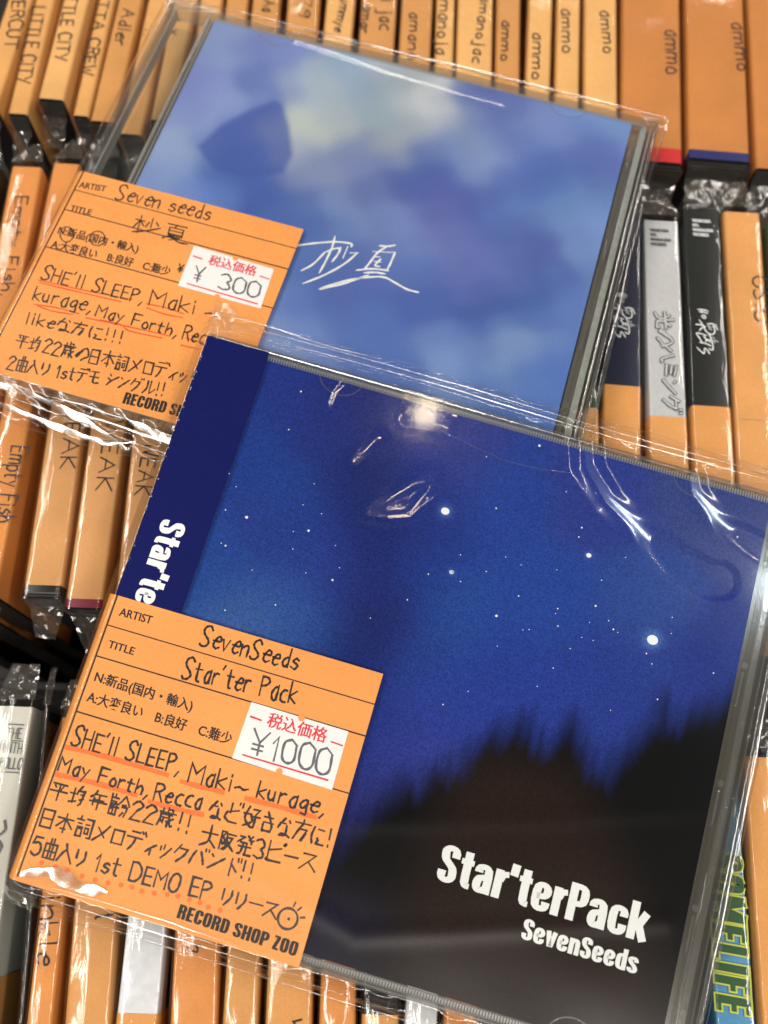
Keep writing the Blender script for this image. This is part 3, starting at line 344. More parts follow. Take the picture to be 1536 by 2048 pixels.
def fold(parent, M, P, w, src, z=9.6, jit=.06, seed=0, z1=None, mat=None):
    """a sharp crease of the bag: a narrow facet of film turned towards one of the ceiling tubes"""
    P = smooth_line([(a, b) for a, b in P], 14); r = random.Random(seed); V = []; F = []; ph = [r.uniform(0, 6) for _ in range(4)]
    for i, p in enumerate(P):
        t = P[min(i+1, len(P)-1)]-P[max(i-1, 0)]; t = t/(np.linalg.norm(t)+1e-9); n = np.array([-t[1], t[0]])
        g = half_gradient(M, p, src, z); sl = g@n+jit*(math.sin(i*.23+ph[0])+.7*math.sin(i*.71+ph[1])); k = i/(len(P)-1); zz = z+(0 if z1 is None else (z1-z)*k)
        hw = w/2*(.35+.65*math.sin(math.pi*min(max(k,.02),.98)))*(1+.25*math.sin(i*.4+ph[2]))
        for s_ in (-1, 0, 1):
            q = p+n*hw*s_; V.append((q[0], -q[1], zz+sl*hw*s_-.04*abs(s_)))
    for i in range(len(P)-1):
        for c in (0, 1): F.append((3*i+c, 3*i+c+1, 3*i+c+4, 3*i+c+3))
    return mesh('bag_crease', V, F, mat or M_crease, parent, smooth=True)
def crumple(parent, pts, seed, n=12, m=7, amp=.8, name='bag_fold', mat=None, smooth=False):
    """crumpled patch of film spanned by four corners (a b / d c)"""
    a, b, c, d = [np.array(p, float) for p in pts]; r = random.Random(seed); V = []
    for j in range(m+1):
        for i in range(n+1):
            s, t = i/n, j/m; p = (a*(1-s)+b*s)*(1-t)+(d*(1-s)+c*s)*t; k = amp*min(1, 3*min(t+.15, 1))
            V.append(p+np.array([r.uniform(-1,1)*k*.35, r.uniform(-1,1)*k*.35, r.uniform(-1,1)*k]))
    F = []
    for j in range(m):
        for i in range(n):
            q = j*(n+1)+i; F += [(q, q+1, q+n+2), (q, q+n+2, q+n+1)] if (i+j+seed) % 2 else [(q, q+1, q+n+1), (q+1, q+n+2, q+n+1)]
    return mesh(name, V, F, mat or M_crumple, parent, smooth=smooth)
# ------------------------------------------------------------------ the two discs lying on top
def art(parent, mat, samples, polys, z, sigma, step=.8, k_col=1.04, warp=0):
    n = int(121/step); us = np.linspace(14, 135, n+1); vs = np.linspace(1.8, 122.6, n+1); U, V = np.meshgrid(us, vs)
    S = np.array(samples); cols = lin(S[:,2:5])
    W = np.zeros(U.shape); Cc = np.zeros(U.shape+(3,))
    Uw = U+warp*(3.0*np.sin(V*.16+1)+1.8*np.sin(V*.37+U*.21)+1.0*np.sin(U*.55-V*.4)); Vw = V+warp*(2.4*np.sin(U*.14+2)+1.6*np.sin(U*.33-V*.25)+.9*np.sin(V*.6+U*.35))
    for k in range(len(S)):
        d2 = (Uw-S[k,0])**2+(Vw-S[k,1])**2; w = np.exp(-d2/(2*sigma**2))+1e-4/(1+d2/100)**2; W += w; Cc += w[...,None]*cols[k]
    Cc /= W[...,None]
    for f in polys: Cc = f(U, V, Cc)
    Vt = np.stack([U.ravel(), -V.ravel(), np.full(U.size, z)], 1); N = n+1
    F = [(j*N+i, (j+1)*N+i, (j+1)*N+i+1, j*N+i+1) for j in range(n) for i in range(n)]
    o = mesh('booklet', Vt, F, mat, parent)
    at = o.data.color_attributes.new('print', 'FLOAT_COLOR', 'POINT'); at.data.foreach_set('color', np.concatenate([np.clip(Cc, 0, 1)*k_col, np.ones(U.shape+(1,))], 2).astype(np.float32).ravel())
    return o
def poly_sd(U, V, P):
    """signed distance, positive inside"""
    inside = np.zeros(U.shape, bool); n = len(P)
    for i in range(n):
        (x1, y1), (x2, y2) = P[i], P[(i+1) % n]
        c = ((y1 > V) != (y2 > V)) & (U < (x2-x1)*(V-y1)/(y2-y1+1e-12)+x1); inside ^= c
    d = seg_dist(U, V, list(P)+[P[0]]); return np.where(inside, d, -d)
def jewel_case(parent, inlay=None):
    # lid: clear plate with turned-down walls
    m = MB(); m.add([(0,0,10),(142,0,10),(142,-125,10),(0,-125,10)], [(3,2,1,0)]); m.build('lid', M_case, parent)
    m = MB()
    for (x0,x1,y0,y1,z0,z1) in ((0,142,-.9,0,4,9.95),(0,142,-125,-124.1,4,9.95),(141.0,142,-124,-1,1,9.95),(0,.9,-124,-1,3,9.95)): m.box(x0,x1,y0,y1,z0,z1)
    m.build('lid_wall', M_rim, parent, bevel=.25)
    m = MB(); m.box(.3,141.7,-124.7,-.3,0,1.0); m.build('case_bottom', M_case, parent, bevel=.3)
    m = MB()   # hinge strip and tray edge ridges
    m.box(11.6,12.5,-123.5,-1.5,6.5,9.2); m.box(13.0,13.5,-123,-2,7,8.9); m.box(1.9,2.4,-123.5,-1.5,6,9.3)
    m.build('hinge_ridge', M_ribs, parent, bevel=.2)
    m = MB(); m.box(137.6,139.3,-124,-1.2,4.5,8.4); m.box(140.0,140.5,-124,-1.2,4.5,9.0); m.build('tray_rail', M_rim if inlay else M_rail, parent, bevel=.35)
    m = MB()   # fine moulded ribs along the two long edges
    for v0 in (1.15, 123.0):
        m.box(13.8, 139, -v0-1.45, -v0+.1, 8.0, 8.25)
        for i in range(200):
            x = 14+i*.62; m.box(x, x+.36, -v0-1.25, -v0, 8.3, 9.0)
    m.build('edge_ribs', M_ribs, parent, kind='stuff')
    for u in (32.5, 117):      # half-moon tabs that hold the booklet
        for v, s in ((1.2, 1), (123.8, -1)):
            r = Ribbon(); r.line([(u+5.2*math.cos(a), -v-s*4.6*math.sin(a)) for a in np.linspace(.05, math.pi-.05, 18)], .3, 9.3); r.build('booklet_tab', M_rim, parent)
    for v in (8, 40, 66, 92, 118):   # moulded studs in the right margin
        r = Ribbon(); r.disc((136.4, -v), .75, 8.9, 14); r.build('stud', M_rim, parent)
        m = MB(); m.box(136.2,136.7,-v-9,-v-1.5,7.6,8.6); m.build('tray_bar', M_rim, parent, bevel=.15)
    m = MB(); m.box(135.4,140.9,-123.9,-1.1,4.4,6.2); m.build('tray_margin', M_tray2 if inlay else M_tray, parent, bevel=.4)
    m = MB(); m.box(14.5,141,-118.5,-118.2,9.2,9.6); m.box(14.5,141,-116.0,-115.85,9.3,9.6); m.build('lid_ridge', M_case, parent)
    if inlay: m = MB(); m.box(1.2,140.8,-123.8,-1.2,1.1,1.4); m.build('tray_inlay', inlay, parent)
def card(parent, z, corners_v, rules, key, sx, mat_line=M_rule):
    """the shop's orange label with its print and handwriting"""
    v0, v1 = corners_v; n = 24; rim = []
    m = MB(); xs = [-2.1, -1.95, -1.4, -.7, 0, .8]+list(np.linspace(1.6, 60.6, 8))
    def zz(x): return z if x > .7 else z-{0:.05,-.7:.28,-1.4:.85,-1.95:1.9,-2.1:3.4}[x]
    V = []
    for x in xs: V += [(x, -v0, zz(x)), (x, -v1, zz(x))]
    m.add([(-1.6,-v0,1.0),(-1.6,-v1,1.0)]+V, [(2*i+1, 2*i, 2*i+2, 2*i+3)[::-1] for i in range(len(xs))])
    V2 = [(x, y, w-.22) for x, y, w in m.v]; k = len(m.v); m.add(V2, [tuple(reversed(f)) for f in m.f[:len(xs)]]); m.f.append((k-2, k-1, 2*k-1, 2*k-2))
    c = m.build('label_card', M_orange, parent)
    rl = Ribbon(); rl.line([(.25, -v0-.1), (.25, -v1+1.0)], .42, z+.05)
    for v in rules: rl.line([(.25, -v), (60.6, -v)], .38, z+.035)
    rl.build('ruled_lines', mat_line, c)
    m = MB()
    for it in D[key+'_print']: printed(m, it, z+.04, .012, BOLD)
    m.build('printed_text', M_ink, c)
    m = MB()
    for it in D[key+'_shop']: heavy_item(m, it, z+.04)
    m.build('shop_name', M_ink, c)
    r = Ribbon()
    for i, it in enumerate(D[key+'_hand']): hand(r, it, sx, z+.06, 11*i+3)
    if key == 'B':
        (cx, cy), (ex, ey) = D['B_face']; R = math.hypot(ex-cx, ey-cy)
        r.line([(cx+R*math.cos(a), -cy+R*math.sin(a)) for a in np.linspace(.9, .9+2*math.pi, 22)], sx, z+.06); r.disc((cx+.2, -cy), .3, z+.1)
        for a in (.35, .95, 1.4): r.line([(cx+R*1.3*math.cos(a), -cy+R*1.3*math.sin(a)), (cx+R*1.7*math.cos(a), -cy+R*1.7*math.sin(a))], sx, z+.06)
    else:
        for ring in D['A_rings']: r.line([(q[0], -q[1]) for q in ring], .28, z+.1)
    r.build('handwriting', M_pen, c)
    r = Ribbon(); 
    for P in D[key+'_under']:
        P = [(a, -b) for a, b in P]; r.line(smooth_line(P, 4) if len(P) > 2 else P, 1.0 if key == 'B' else .3, z+.05, .9)
    if key == 'B':
        for q in D['B_dots']: r.disc((q[0], -q[1]), .52, z+.05)
    r.build('underlines', M_marker if key == 'B' else M_redpen, c)
    # price sticker
    S = np.array(D[key+'_sticker']); zs = z+.16; q = [(S[i][0], -S[i][1]) for i in range(4)]
    m = MB(); m.add([(x, y, zs) for x, y in q]+[(x, y, z+.02) for x, y in q], [(3,2,1,0),(0,1,5,4),(1,2,6,5),(2,3,7,6),(3,0,4,7)])
    st = m.build('price_sticker', M_white, parent)
    ex = (S[1]-S[0]); ey = (S[3]-S[0])
    P = lambda s, t: (lambda w: (w[0], -w[1]))(S[0]+ex*s+ey*t)
    r = Ribbon(); r.disc(P(.52,.01), .75, zs+.02, 14); r.disc(P(.48,.985), .75, zs+.02, 14); r.build('tear_notch', M_orange, st)
    m = MB()
    for it in D[key+'_tax']: printed(m, it, zs+.03, .008, BOLD)
    r = Ribbon(); r.line([P(.04,.24), P(.15,.25)], .38, zs+.03, 1); r.line([P(.87,.25), P(.985,.26)], .38, zs+.03, 1); r.line([P(.09,.895), P(.955,.885)], .34, zs+.03, 1)
    m.add(r.v, r.f); m.build('tax_print', M_redprint, st)
    r = Ribbon()
    for i, it in enumerate(D[key+'_price']):
        hand(r, it, .54 if key == 'B' else .5, zs+.03, 900+i)
    r.build('price_digits', M_stamp, st)
    return c
ALB = D
def starry():
    M = pose_matrix(D['poseB']); t = thing('cd_case', 'starry night disc with navy paper band and 1000 yen orange label, lying in front', 'cd', M)
    jewel_case(t, M_inlay)
    trees = D['trees']; first, last = trees[0], trees[-1]
    poly = [(first[0]-30, 140), tuple(first)] + [tuple(q) for q in trees] + [(150, last[1]-6), (150, 140)]
    brown_reflection = D['mound']; rr = np.random.RandomState(4)
    def f(U, V, Cc):
        tri = lambda x: 1-np.abs((x % 1)*2-1)
        V2 = V+1.5*tri(U/3.7+.3*np.sin(U*.4))**2+1.8*tri(U/8.3+.1)**2-1.2; s = poly_sd(U, V2, poly); k = sstep((s+5.4)/9.6)[...,None]
        Cc = Cc*.72+lin((38,58,138))*.28
        base = np.zeros(U.shape+(3,)); a = sstep((U-50)/30.)[...,None]
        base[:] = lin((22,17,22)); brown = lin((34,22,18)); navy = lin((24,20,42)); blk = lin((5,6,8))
        m = sstep((poly_sd(U, V, brown_reflection)+7)/16.)[...,None]; base = blk*(1-m)+brown*m  # brown mound is a reflection in the film, painted into the print colours
        nv = sstep((V-104)/10.)[...,None]*sstep((86-U)/25.)[...,None]; base = base*(1-nv)+navy*nv
        for u, v, q in D['stars']:
            if q > .3: Cc = Cc+np.array([.10,.22,.42])[None,None]*(np.exp(-((U-u)**2+(V-v)**2)/(2*(q*1.5)**2))*min(1, q/1.2))[...,None]
            if q > 1.0: Cc = Cc+np.array([.02,.06,.12])[None,None]*(np.exp(-((V-v+(U-u)*.45)**2)/1.6)*sstep((U-u)/2.)*np.exp(-np.maximum(U-u, 0)/7.))[...,None]
        return Cc*(1-k)+base*k
    b = art(t, M_artB, D['SB'], [f], 8.85, 5.6, .5, .88)  # samples also paint in the dark upright figure reflected by the bag
    small = Ribbon()
    for u, v, q in D['stars']:
        q = max(q*1.45, .11)
        if q > .3: r = Ribbon(); r.disc((u, -v), q, 8.87, 16, q*.86); r.build('printed_star', M_star, b)
        else: small.disc((u, -v), q, 8.87, 8)
    small.build('printed_stars', M_star, b, kind='stuff')
    # soft halos and comet tails round the two large stars are printed too
    for it in D['B_title']:
        m = MB(); heavy_item(m, it, 8.9); m.build('title_print', M_whiteprint, b)
    # navy paper band round the hinge side
    z = 10.12; m = MB(); xs = (-.45, -.1, .3, 3, 8, 14.6)
    zz = lambda x: z if x > .2 else (z-.1 if x > -.3 else z-.5)
    V = [(-.5,-.8,1),(-.5,-124.6,1)]
    for x in xs: V += [(x,-.8,zz(x)),(x,-124.6,zz(x))]
    m.add(V, [(2*i+1,2*i+3,2*i+2,2*i) for i in range(len(xs))]); m.add([(14.6,-.8,z),(14.6,-124.6,z),(14.6,-124.6,z-.25),(14.6,-.8,z-.25)], [(0,1,2,3)])
    ob = m.build('paper_band', M_navy, t)
    m = MB(); heavy(m, "Star'terPack", (3.9, -45.0), (0, -35.4), (5.7, 0), z+.02); m.build('band_print', M_whiteprint, ob)
    r = Ribbon(); rn = random.Random(8)
    for i in range(26): r.disc((rn.uniform(-.3,.1), -rn.uniform(2,62)), rn.uniform(.06,.16), z+.02, 6)
    r.build('worn_edge', M_whiteprint, ob)
    card(t, 10.38, (64.1, 125.2), (70.8, 77.7, 89.9), 'B', .48)
    H = D['hlB']; W, K = WARM_P, COOL_P
    hl = [(H['tri'], W, 3.4, .06), (H['bar'], W, 2.6, .07), (H['arc'], W, 2.4, .08), (H['spot'], W, 3.0, .05), (H['spot2'], W, 2.6, .07), (H['st1'], K, 4.6, .035), (H['st2'], K, 3.8, .04)]
    sleeve(t, M, 3, (2.9, 1.1, 7.2, 5.2), hl, [([(20,104),(70,116),(130,96)], 2.2, .09), ([(60,96),(100,84),(138,70)], 2.4, .10)], .5)
    for k, (a, b, v, w_, z_, src) in enumerate(((4,143,-1.5,.45,10.2,T_BACK),(20,143,-2.6,.5,9.4,T_FRONT),(30,143,-3.6,.35,8.6,T_BACK),(10,143,-4.8,.4,7.4,T_FRONT),(60,143,-5.6,.3,6.8,T_BACK),(0,40,-6.4,.4,6.2,T_FRONT))):
        fold(t, M, [(a, v), (a*.7+b*.3, v-.35), (a*.35+b*.65, v+.3), (b, v-.1)], w_, src, z_+.5, .05, 40+k)
    for k, (a, b, v, w_, z_, src) in enumerate(((2,64,126.8,.5,9.2,T_FRONT),(0,142,127.6,.35,8.6,T_BACK),(10,120,129.4,.3,6.6,T_FRONT))):
        fold(t, M, [(a, v), (a*.6+b*.4, v+.3), (b, v)], w_, src, z_, .05, 60+k)
    fold(t, M, [(142.6, 20), (142.5, 60), (142.7, 100), (142.4, 124)], .7, T_RIGHT, 9.0, .1, 70); fold(t, M, [(141.6, 48), (141.4, 80), (141.5, 120)], .5, T_LEFT, 10.9, .12, 71)
    fold(t, M, [(140.6, 30), (140.7, 80), (140.5, 123)], .4, T_RIGHT, 10.8, .04, 77, mat=M_crease2); fold(t, M, [(136.6, 84), (136.4, 100), (136.6, 118)], .7, T_RIGHT, 10.7, .08, 78)
    fold(t, M, [(58, 8), (75, 10.5), (90, 9)], .35, WARM_P, 11.2, .02, 74)
    fold(t, M, [(1.0, 123.6), (7, 121.6), (14, 122.6), (19, 122.0)], 2.6, T_FRONT, 11.45, .05, 75, mat=M_crease2); fold(t, M, [(8, 124.2), (30, 124.0), (48, 124.4)], .5, T_FRONT, 11.2, .06, 76)
    crumple(t, [(-1.6,9,8.5),(4,8.2,8.8),(5,-.6,10.6),(-1.2,-1,10.3)], 7, 6, 6, .45)
    crumple(t, [(-2,-121,9.6),(6,-124.6,10.2),(4,-131,6),(-2.2,-130.6,5)], 9, 6, 6, .4)
    crumple(t, [(136,6,7),(143.4,6.4,6),(143.4,-2,9),(136,-.6,10.4)], 12, 6, 6, .45)
    return t
def skyblue():
    M = pose_matrix(D['poseA']); t = thing('cd_case', 'blue cloudy sky disc with white brush lettering and 300 yen orange label, lying behind', 'cd', M)
    jewel_case(t)
    hat = D['hat']
    def f(U, V, Cc):
        n1 = noise2(U, V, 77, 14, .5)+.5*np.sin(U*.31+V*.12+2*np.sin(V*.17)); Cc = Cc*(1+.05*np.clip(n1, -2, 2))[...,None]
        Cc = Cc*.86+lin((118,134,172))*.14
        k = sstep((poly_sd(U, V, hat)+.5)/2.2)[...,None]*.8; return Cc*(1-k)+lin((66,88,160))*k
    b = art(t, M_artA, D['SA'], [f], 8.85, 5.4, .7, 1.0, .8)
    r = Ribbon()
    for P in D['A_brush']:
        P = [(a, -v) for a, v in P]; r.line(smooth_line(P, 5) if len(P) > 2 else P, .52, 8.9, .5)
    r.build('title_print', M_whiteprint, b)
    card(t, 10.2, (63.4, 124.9), (69.6, 76.1, 88.1), 'A', .43)
    sleeve(t, M, 21, (2.9, 2.4, 4.6, 9.0), [], [([(40,6),(70,9),(100,10)], 1.4, .12), ([(118,22),(136,58)], 1.6, .08), ([(3,128),(20,131),(46,136)], .9, .6), ([(8,132.5),(30,131),(60,133)], .8, .5)], .7)
    for k, (P, w_, z_, src) in enumerate((([(-2,127),(14,127.5),(28,130),(40,134)], 1.1, 9.0, T_FRONT), ([(-2,131),(10,131.6),(24,133),(34,133.2),(41,131)], .9, 7.5, T_FRONT), ([(6,126.2),(30,126.8),(52,128)], .6, 9.8, T_BACK),
            ([(-2,129),(12,129.2),(40,131.5),(60,133)], .4, 8.2, T_BACK), ([(38,127),(46,128.2),(52,129.5)], 1.3, 8.8, T_FRONT), ([(20,128),(40,129),(66,130.5)], .5, 8.6, T_FRONT))):
        fold(t, M, P, w_*1.3, src, z_, .08, 80+k, mat=M_crease2)
    for k, (a, b, v, w_, z_, src) in enumerate(((10,144,-.9,.5,10.3,T_BACK),(30,144,-1.9,.5,9.6,T_FRONT),(60,144,-2.9,.45,8.8,T_BACK),(0,60,-2.4,.5,9.4,T_BACK))):
        fold(t, M, [(a, v), (a*.5+b*.5, v-.2), (b, v)], w_, src, z_+.3, .06, 90+k)
    fold(t, M, [(143.0, 0), (142.9, 40), (143.1, 90)], .8, T_RIGHT, 9.4, .12, 100); fold(t, M, [(141.2, 4), (141.2, 40), (141.0, 90)], .6, T_LEFT, 10.9, .12, 101)
    fold(t, M, [(139.9, 2), (140.0, 50), (139.8, 100)], .45, T_RIGHT, 10.6, .03, 104, mat=M_crease2); fold(t, M, [(13.4, 2), (13.2, 30), (13.4, 62)], .35, T_LEFT, 10.6, .04, 105, mat=M_crease2)
    fold(t, M, [(-.5, 2), (-.6, 30), (-.4, 62)], .5, T_LEFT, 10.9, .1, 102); fold(t, M, [(47, 7.5), (62, 7), (80, 8.5), (92, 8.8)], .4, T_BACK, 11.3, .03, 103)
    crumple(t, [(137,3.5,8),(145,4.6,7),(144.6,-5,8.6),(137,-2,10.6)], 31, 7, 7, .5)
    crumple(t, [(-1.5,4.5,7.5),(14,4,8),(13,-2,10.8),(-1.5,-3,10.5)], 32, 12, 6, .6)
    return t
starry(); skyblue()
# ------------------------------------------------------------------ the discs standing in the crate, spines up
def arc_profile(w, r, depth, n=4, mid=0):
    P = [(-w/2, -depth)]
    for i in range(n+1): a = math.pi-i*math.pi/2/n; P.append((-w/2+r+r*math.cos(a), -r+r*math.sin(a)))
    for i in range(mid): P.append((-w/2+r+(w-2*r)*(i+1)/(mid+1), 0))
    for i in range(n+1): a = math.pi/2-i*math.pi/2/n; P.append((w/2-r+r*math.cos(a), -r+r*math.sin(a)))
    P.append((w/2, -depth)); return P
def roof(x, hw, sl, v, ph): return sl*hw*(1-abs(x-.25*hw)/(1.25*hw if x < .25*hw else .75*hw))*(1+.25*math.sin(v*.17+ph)+.15*math.sin(v*.53+2*ph)) if abs(x) < hw*1.01 else 0
def strip(name, prof, v0, v1, mat, parent, nseg=1, wav=0, seed=0, smooth=True, zoff=0, label=None, crown=0, peak=0):
    r = random.Random(seed); V = []; n = len(prof); hwm = max(p[0] for p in prof); ph = [r.uniform(0, 6) for _ in range(8)]
    for j in range(nseg+1):
        v = v0+(v1-v0)*j/nseg
        for i, (x, z) in enumerate(prof):
            k = wav*(math.sin(v*.19+ph[0]+i*.7)+.6*math.sin(v*.47+ph[1]+i)+.4*math.sin(v*1.1+ph[2]-i*.9))
            cr = crown*(1-(x/hwm)**2)*(1+.35*math.sin(v*.13+ph[3])+.2*math.sin(v*.41+ph[4])) if crown else 0
            if peak: cr = roof(x, hwm-1.0, peak, v, ph[3]) if z > -.5 else 0
            V.append((x+k*(1 if x > 0 else -1)*.5, -v, z+zoff+k*.6+cr))
    F = [(j*n+i, j*n+i+1, (j+1)*n+i+1, (j+1)*n+i) for j in range(nseg) for i in range(n-1)]
    return mesh(name, V, F, mat, parent, smooth=smooth, label=label)
HER = [[(670,345),(850,350),(945,390)],[(700,405),(830,410),(920,450)],[(765,320),(770,440)],[(760,530),(830,500),(870,550),(840,590),(780,560)],[(700,640),(790,800),(860,950),(940,1030),(990,1200),(1020,1350),(1000,1470),(910,1430)],
 [(600,775),(720,780),(850,830)],[(850,830),(740,880),(690,950)],[(890,740),(1060,735),(1120,800),(1170,890)],[(1050,770),(1090,900),(1060,1010),(980,1030),(930,1010)],[(900,800),(1010,830)],[(940,770),(950,900)],[(980,870),(1010,910)],
 [(600,1030),(650,1015),(880,1070)],[(600,1030),(690,1170),(740,1270)],[(680,1270),(840,1300),(975,1360)],[(810,1070),(850,1180),(960,1190)],[(780,1110),(900,1200)],[(830,1250),(900,1180),(950,1260)],[(1000,1110),(1070,1130)],[(1040,1180),(1075,1270)],[(1080,1190),(1150,1230)],[(600,1420),(770,1580),(800,1440),(870,1480),(920,1580)]]
STY = {'orange':None,'dark':M_darkpl,'green':M_green,'navy':M_navys,'grey':M_grey,'black':M_black,'silver':M_silver,'apollo':M_apollo,'blue':M_blue}
GRP = {'r1':'bagged discs standing in the far row','r2':'bagged discs standing in the middle row','r3':'bagged discs standing in the near row'}
def spine_cd(i, d):
    x, y, ang, w, z = d['s']; rr = random.Random(100+i); w = max(w-.5, 1.5)
    z += {'r1':-.4,'r2':-.3,'r3':-.2}[d['n']]*rr.random()*1.2
    M = Matrix.Translation(Vector((x, y, z))*MM) @ Matrix.Rotation(ang, 4, 'Z')
    t = thing('cd_case', d['label'], 'cd', M, GRP[d['n']]); L = 124.6
    st = d['st']; n_ = d['n']
    tone = (2 if w > 12 else (3 if w > 20 else (0 if x < -60 and rr.random() < .6 else (7 if rr.random() < .3 else 1)))) if n_ == 'r1' else ((3 if 'Fish' in d['label'] else (4 if x < 0 else (5, 6)[i % 2])) if n_ == 'r2' else (1, 5, 3)[i % 3])
    mo = TONES[tone]
    body = MB(); body.box(-w/2+.35, w/2-.35, -L+.2, -.2, -141, -.9); body.build('case_body', M_darkpl, t, bevel=.5)
    lab = d.get('lab')
    pr = arc_profile(w-.3, 1.0, 60)
    if STY[st]: strip('spine_paper', arc_profile(w-.6, .6, 8 if st != 'apollo' else 90), .6, L-.6, STY[st], t, smooth=w > 3, zoff=-.3)
    if st == 'orange': v0, v1 = (.5 if d['n'] != 'r3' else .8), L-.2
    elif lab is not None: v0, v1 = lab, L-.2
    else: v0 = None
    if 'band' in d:
        vb, c = d['band']; v1 = vb; mm = paper('strip_paper', c, .4, .03); strip('spine_paper', arc_profile(w-.5, .8, 20), vb-1, vb+(3.9 if c[0] > .3 else (2.0 if n_ == 'r1' else 1.1)), mm, t)
    if v0 is not None:
        if 'cut' in d: v1 = L-d['cut']
        lc = strip('label_card', pr, v0, v1, mo, t, zoff=-.15)
        if d.get('mid'):
            r = Ribbon(); r.line([(-w/2+1, -63.5), (w/2-1, -63.5)], .16, -.12); r.build('card_fold', M_pencil, lc)
        if st == 'orange' or lab:
            for vv in ((70.5, 77) if rr.random() < .6 else (12, 19)):
                m = MB(); m.add([(w/2-.12,-vv,-1.4),(w/2-.12,-vv-.45,-1.4),(w/2-.12,-vv-.45,-40),(w/2-.12,-vv,-40)], [(0,1,2,3)]); m.build('ruled_line', M_rule, lc)
    par = t
    for k, (txt, va, xa, vb, xb, h) in enumerate(d['t']):
        if v0 is not None and st != 'blue': par = lc
        a = np.array([xa-h*.5*.72, -va]); b = np.array([xb-h*.5*.72, -vb])   # letters run down the spine, tops to the right
        if st == 'blue':
            a = np.array([xa-h*.5, -va]); b = np.array([xb-h*.5, -vb])
            for nm, mt, aa, bb, zz in (('title_outline', M_yel, 1.62, 1.24, .02), ('title_print', M_gform, 1.12, .74, .06)):
                n_ = np.array([-(b-a)[1], (b-a)[0]]); n_ = n_/np.linalg.norm(n_)*h; m = MB(); heavy(m, txt, a, b-a, n_, zz, aa, bb, 1.0, .12); m.build(nm, mt, t)
            continue
        S, W = strokes_of(txt, random.Random(i*7+k)); h = h*rr.uniform(.88, 1.12); b = b+np.array([rr.uniform(-.5, .5), rr.uniform(-.8, .8)]); ex = (b-a)/max(W, 1); n_ = np.array([-ex[1], ex[0]]); n_ = n_/np.linalg.norm(n_)*h*.1*.72
        r = Ribbon()
        for s_ in S: r.line([a+ex*p[0]+n_*p[1] for p in s_], .5 if d['n'] == 'r1' else .46, 0.0)
        r.build('handwriting', M_pen, par)
    if 'her' in d:
        (v, x0), _ = d['her']; r = Ribbon()
        for P in HER: r.line(smooth_line([(x0+(px-896)/98.5, -v-(py-384)/94.) for px, py in P], 4), .32, .02, .5)
        r.build('brush_print', M_whiteprint, t)
    if 'hum' in d:
        (va, xa), (vb, xb) = d['hum']; S, W = strokes_of('光のハミング', random.Random(5)); a = np.array([xa-2.0, -va]); b = np.array([xb-2.0, -vb]); ex = (b-a)/W; n_ = np.array([-ex[1], ex[0]]); n_ = n_/np.linalg.norm(n_)*.42
        for nm, mt, ww, zz in (('title_outline', M_rule, .95, .0), ('title_print', M_grey, .55, .05)):
            r = Ribbon()
            for s_ in S: r.line([a+ex*p[0]+n_*p[1] for p in s_], ww, zz, 1)
            r.build(nm, mt, t)
    if 'logo' in d:
        v, x0 = d['logo']; m = MB()
        for k, s_ in enumerate(("WAKASA", "WO.", "WARAUNA", "WORKS")):
            printed(m, [s_, (x0, v+.95+k*1.5), (x0+[5.2,1.9,5.8,4.4][k], v+.95+k*1.5), (x0, v-.05+k*1.5)], .03, .03, HEAVY[2:5])
        m.build('logo_print', M_ink if st == 'grey' else M_whiteprint, t)
    if st == 'apollo':
        r = Ribbon(); k = 0
        for s_, x0, x1, v in (('THE',-1.0,2.3,7.6),('NINTH',-2.0,3.0,10.9),('APOLLO',-2.7,3.4,14.2)): hand(r, [s_, (x0, v), (x1, v+.2), (x0+.1, v-2.2)], .27, .0, 50+k); k += 1
        for x0, x1, v in ((-1.2,2.6,4.6),(-1.8,2.8,8.2),(-2.4,3.2,15.1)): r.line([(x0, -v), (x1, -v-.1)], .27, .02)
        S, W = strokes_of('39d', random.Random(3)); 
        for s_ in S: r.line([(-1.6+p[1]*.36, -25.5-p[0]*.5) for p in s_], .5, 0)
        r.build('spine_print', M_pencil, t)
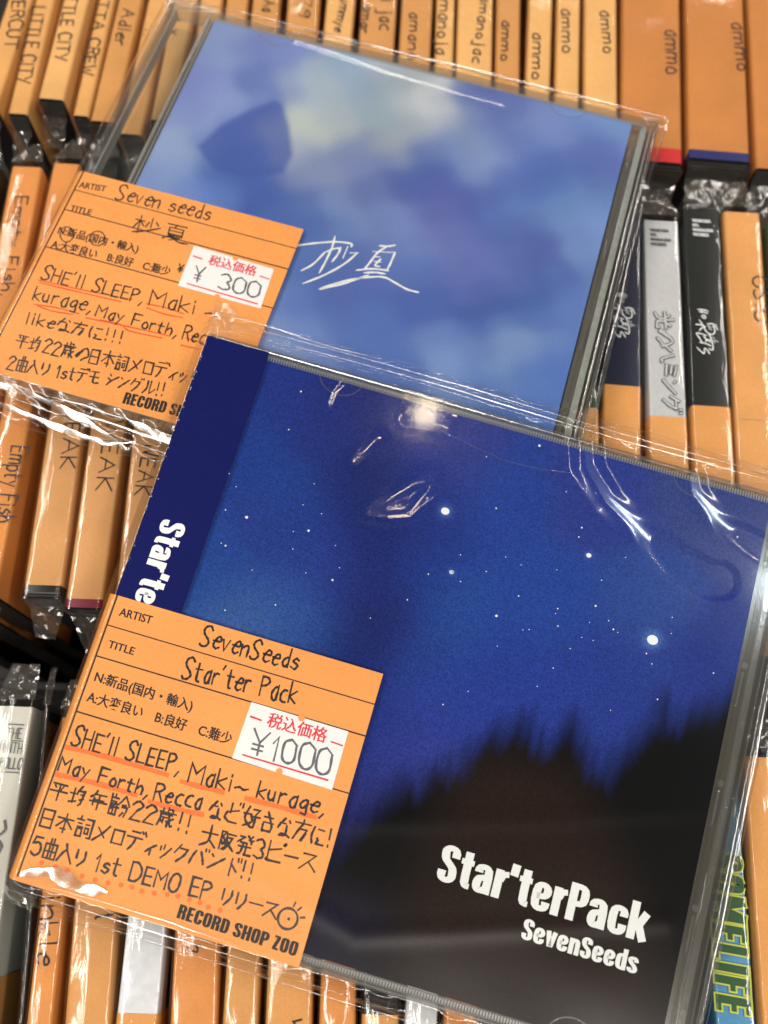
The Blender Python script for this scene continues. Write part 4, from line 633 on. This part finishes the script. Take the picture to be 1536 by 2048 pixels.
        m = MB(); V, F = font_mesh('ARTIST', .01, BOLD); m.add([(-3.6+xx*2.2, -61.9+yy*2.4, .06+kk*.002) for xx, yy, kk in V], F); m.build('printed_text', M_ink, lc)
    # bag over the spine, with loose crumpled ends
    nseg = 60; e0 = -1.2; e1 = L+1.2
    strip('clear_bag', arc_profile(w+.5, 1.3, 34, 5, 6), e0, e1, M_films, t, nseg, .05, 500+i, zoff=.42, crown=.3 if w > 3 else 0, peak=((1.25+x*.0088)/3.8)*.85 if (d['n'] == 'r3' and w > 3 and x < 40) else 0)
    hw = w/2+.2; sd = 40*i
    if d['n'] in ('r1', 'r2') :    # near end
        crumple(t, [(-hw,-e1,.3),(hw,-e1,.3),(hw*.9,-e1-.6,-5.5),(-hw*.9,-e1-.6,-5.5)], sd+1, 6, 4, .35)
        a = rr.uniform(-.5, .5); lf = rr.uniform(7, 12)
        crumple(t, [(-hw*.9,-e1-.6,-5.3),(hw*.9,-e1-.6,-5.3),(hw*(a+.35),-e1-lf,-9-rr.random()*5),(hw*(a-.75),-e1-lf*.9,-8-rr.random()*5)], sd+2, 7, 7, .6)
        m = MB(); m.box(-w/2+.4, w/2-.4, -L-.35, -L+.1, -40, -1.2); m.build('case_end', M_darkpl, t)
    if d['n'] in ('r2', 'r3') or False:   # far end folded to a little tent
        a = rr.uniform(-.2, .2); lf = rr.uniform(9, 12) if d['n'] == 'r2' else rr.uniform(8, 10)
        crumple(t, [(-hw,1.0,.4),(hw,1.0,.4),(hw*(a+.28),lf,-2.5),(hw*(a-.28),lf,-2.5)] if d['n'] == 'r2' else [(-hw,1.0,.4),(hw,1.0,.4),(hw*.8,lf,-2.5),(-hw*.75,lf,-2.5)], sd+3, 7, 7, .4)
        crumple(t, [(-hw,1.0,.3),(hw,1.0,.3),(hw,4,-14),(-hw,4,-14)], sd+4, 6, 5, .5)
for i, d in enumerate(D['sp']): spine_cd(i, d)
print('objects', len(bpy.data.objects), 'tris', sum(len(o.data.polygons) for o in bpy.data.objects if o.type == 'MESH'))
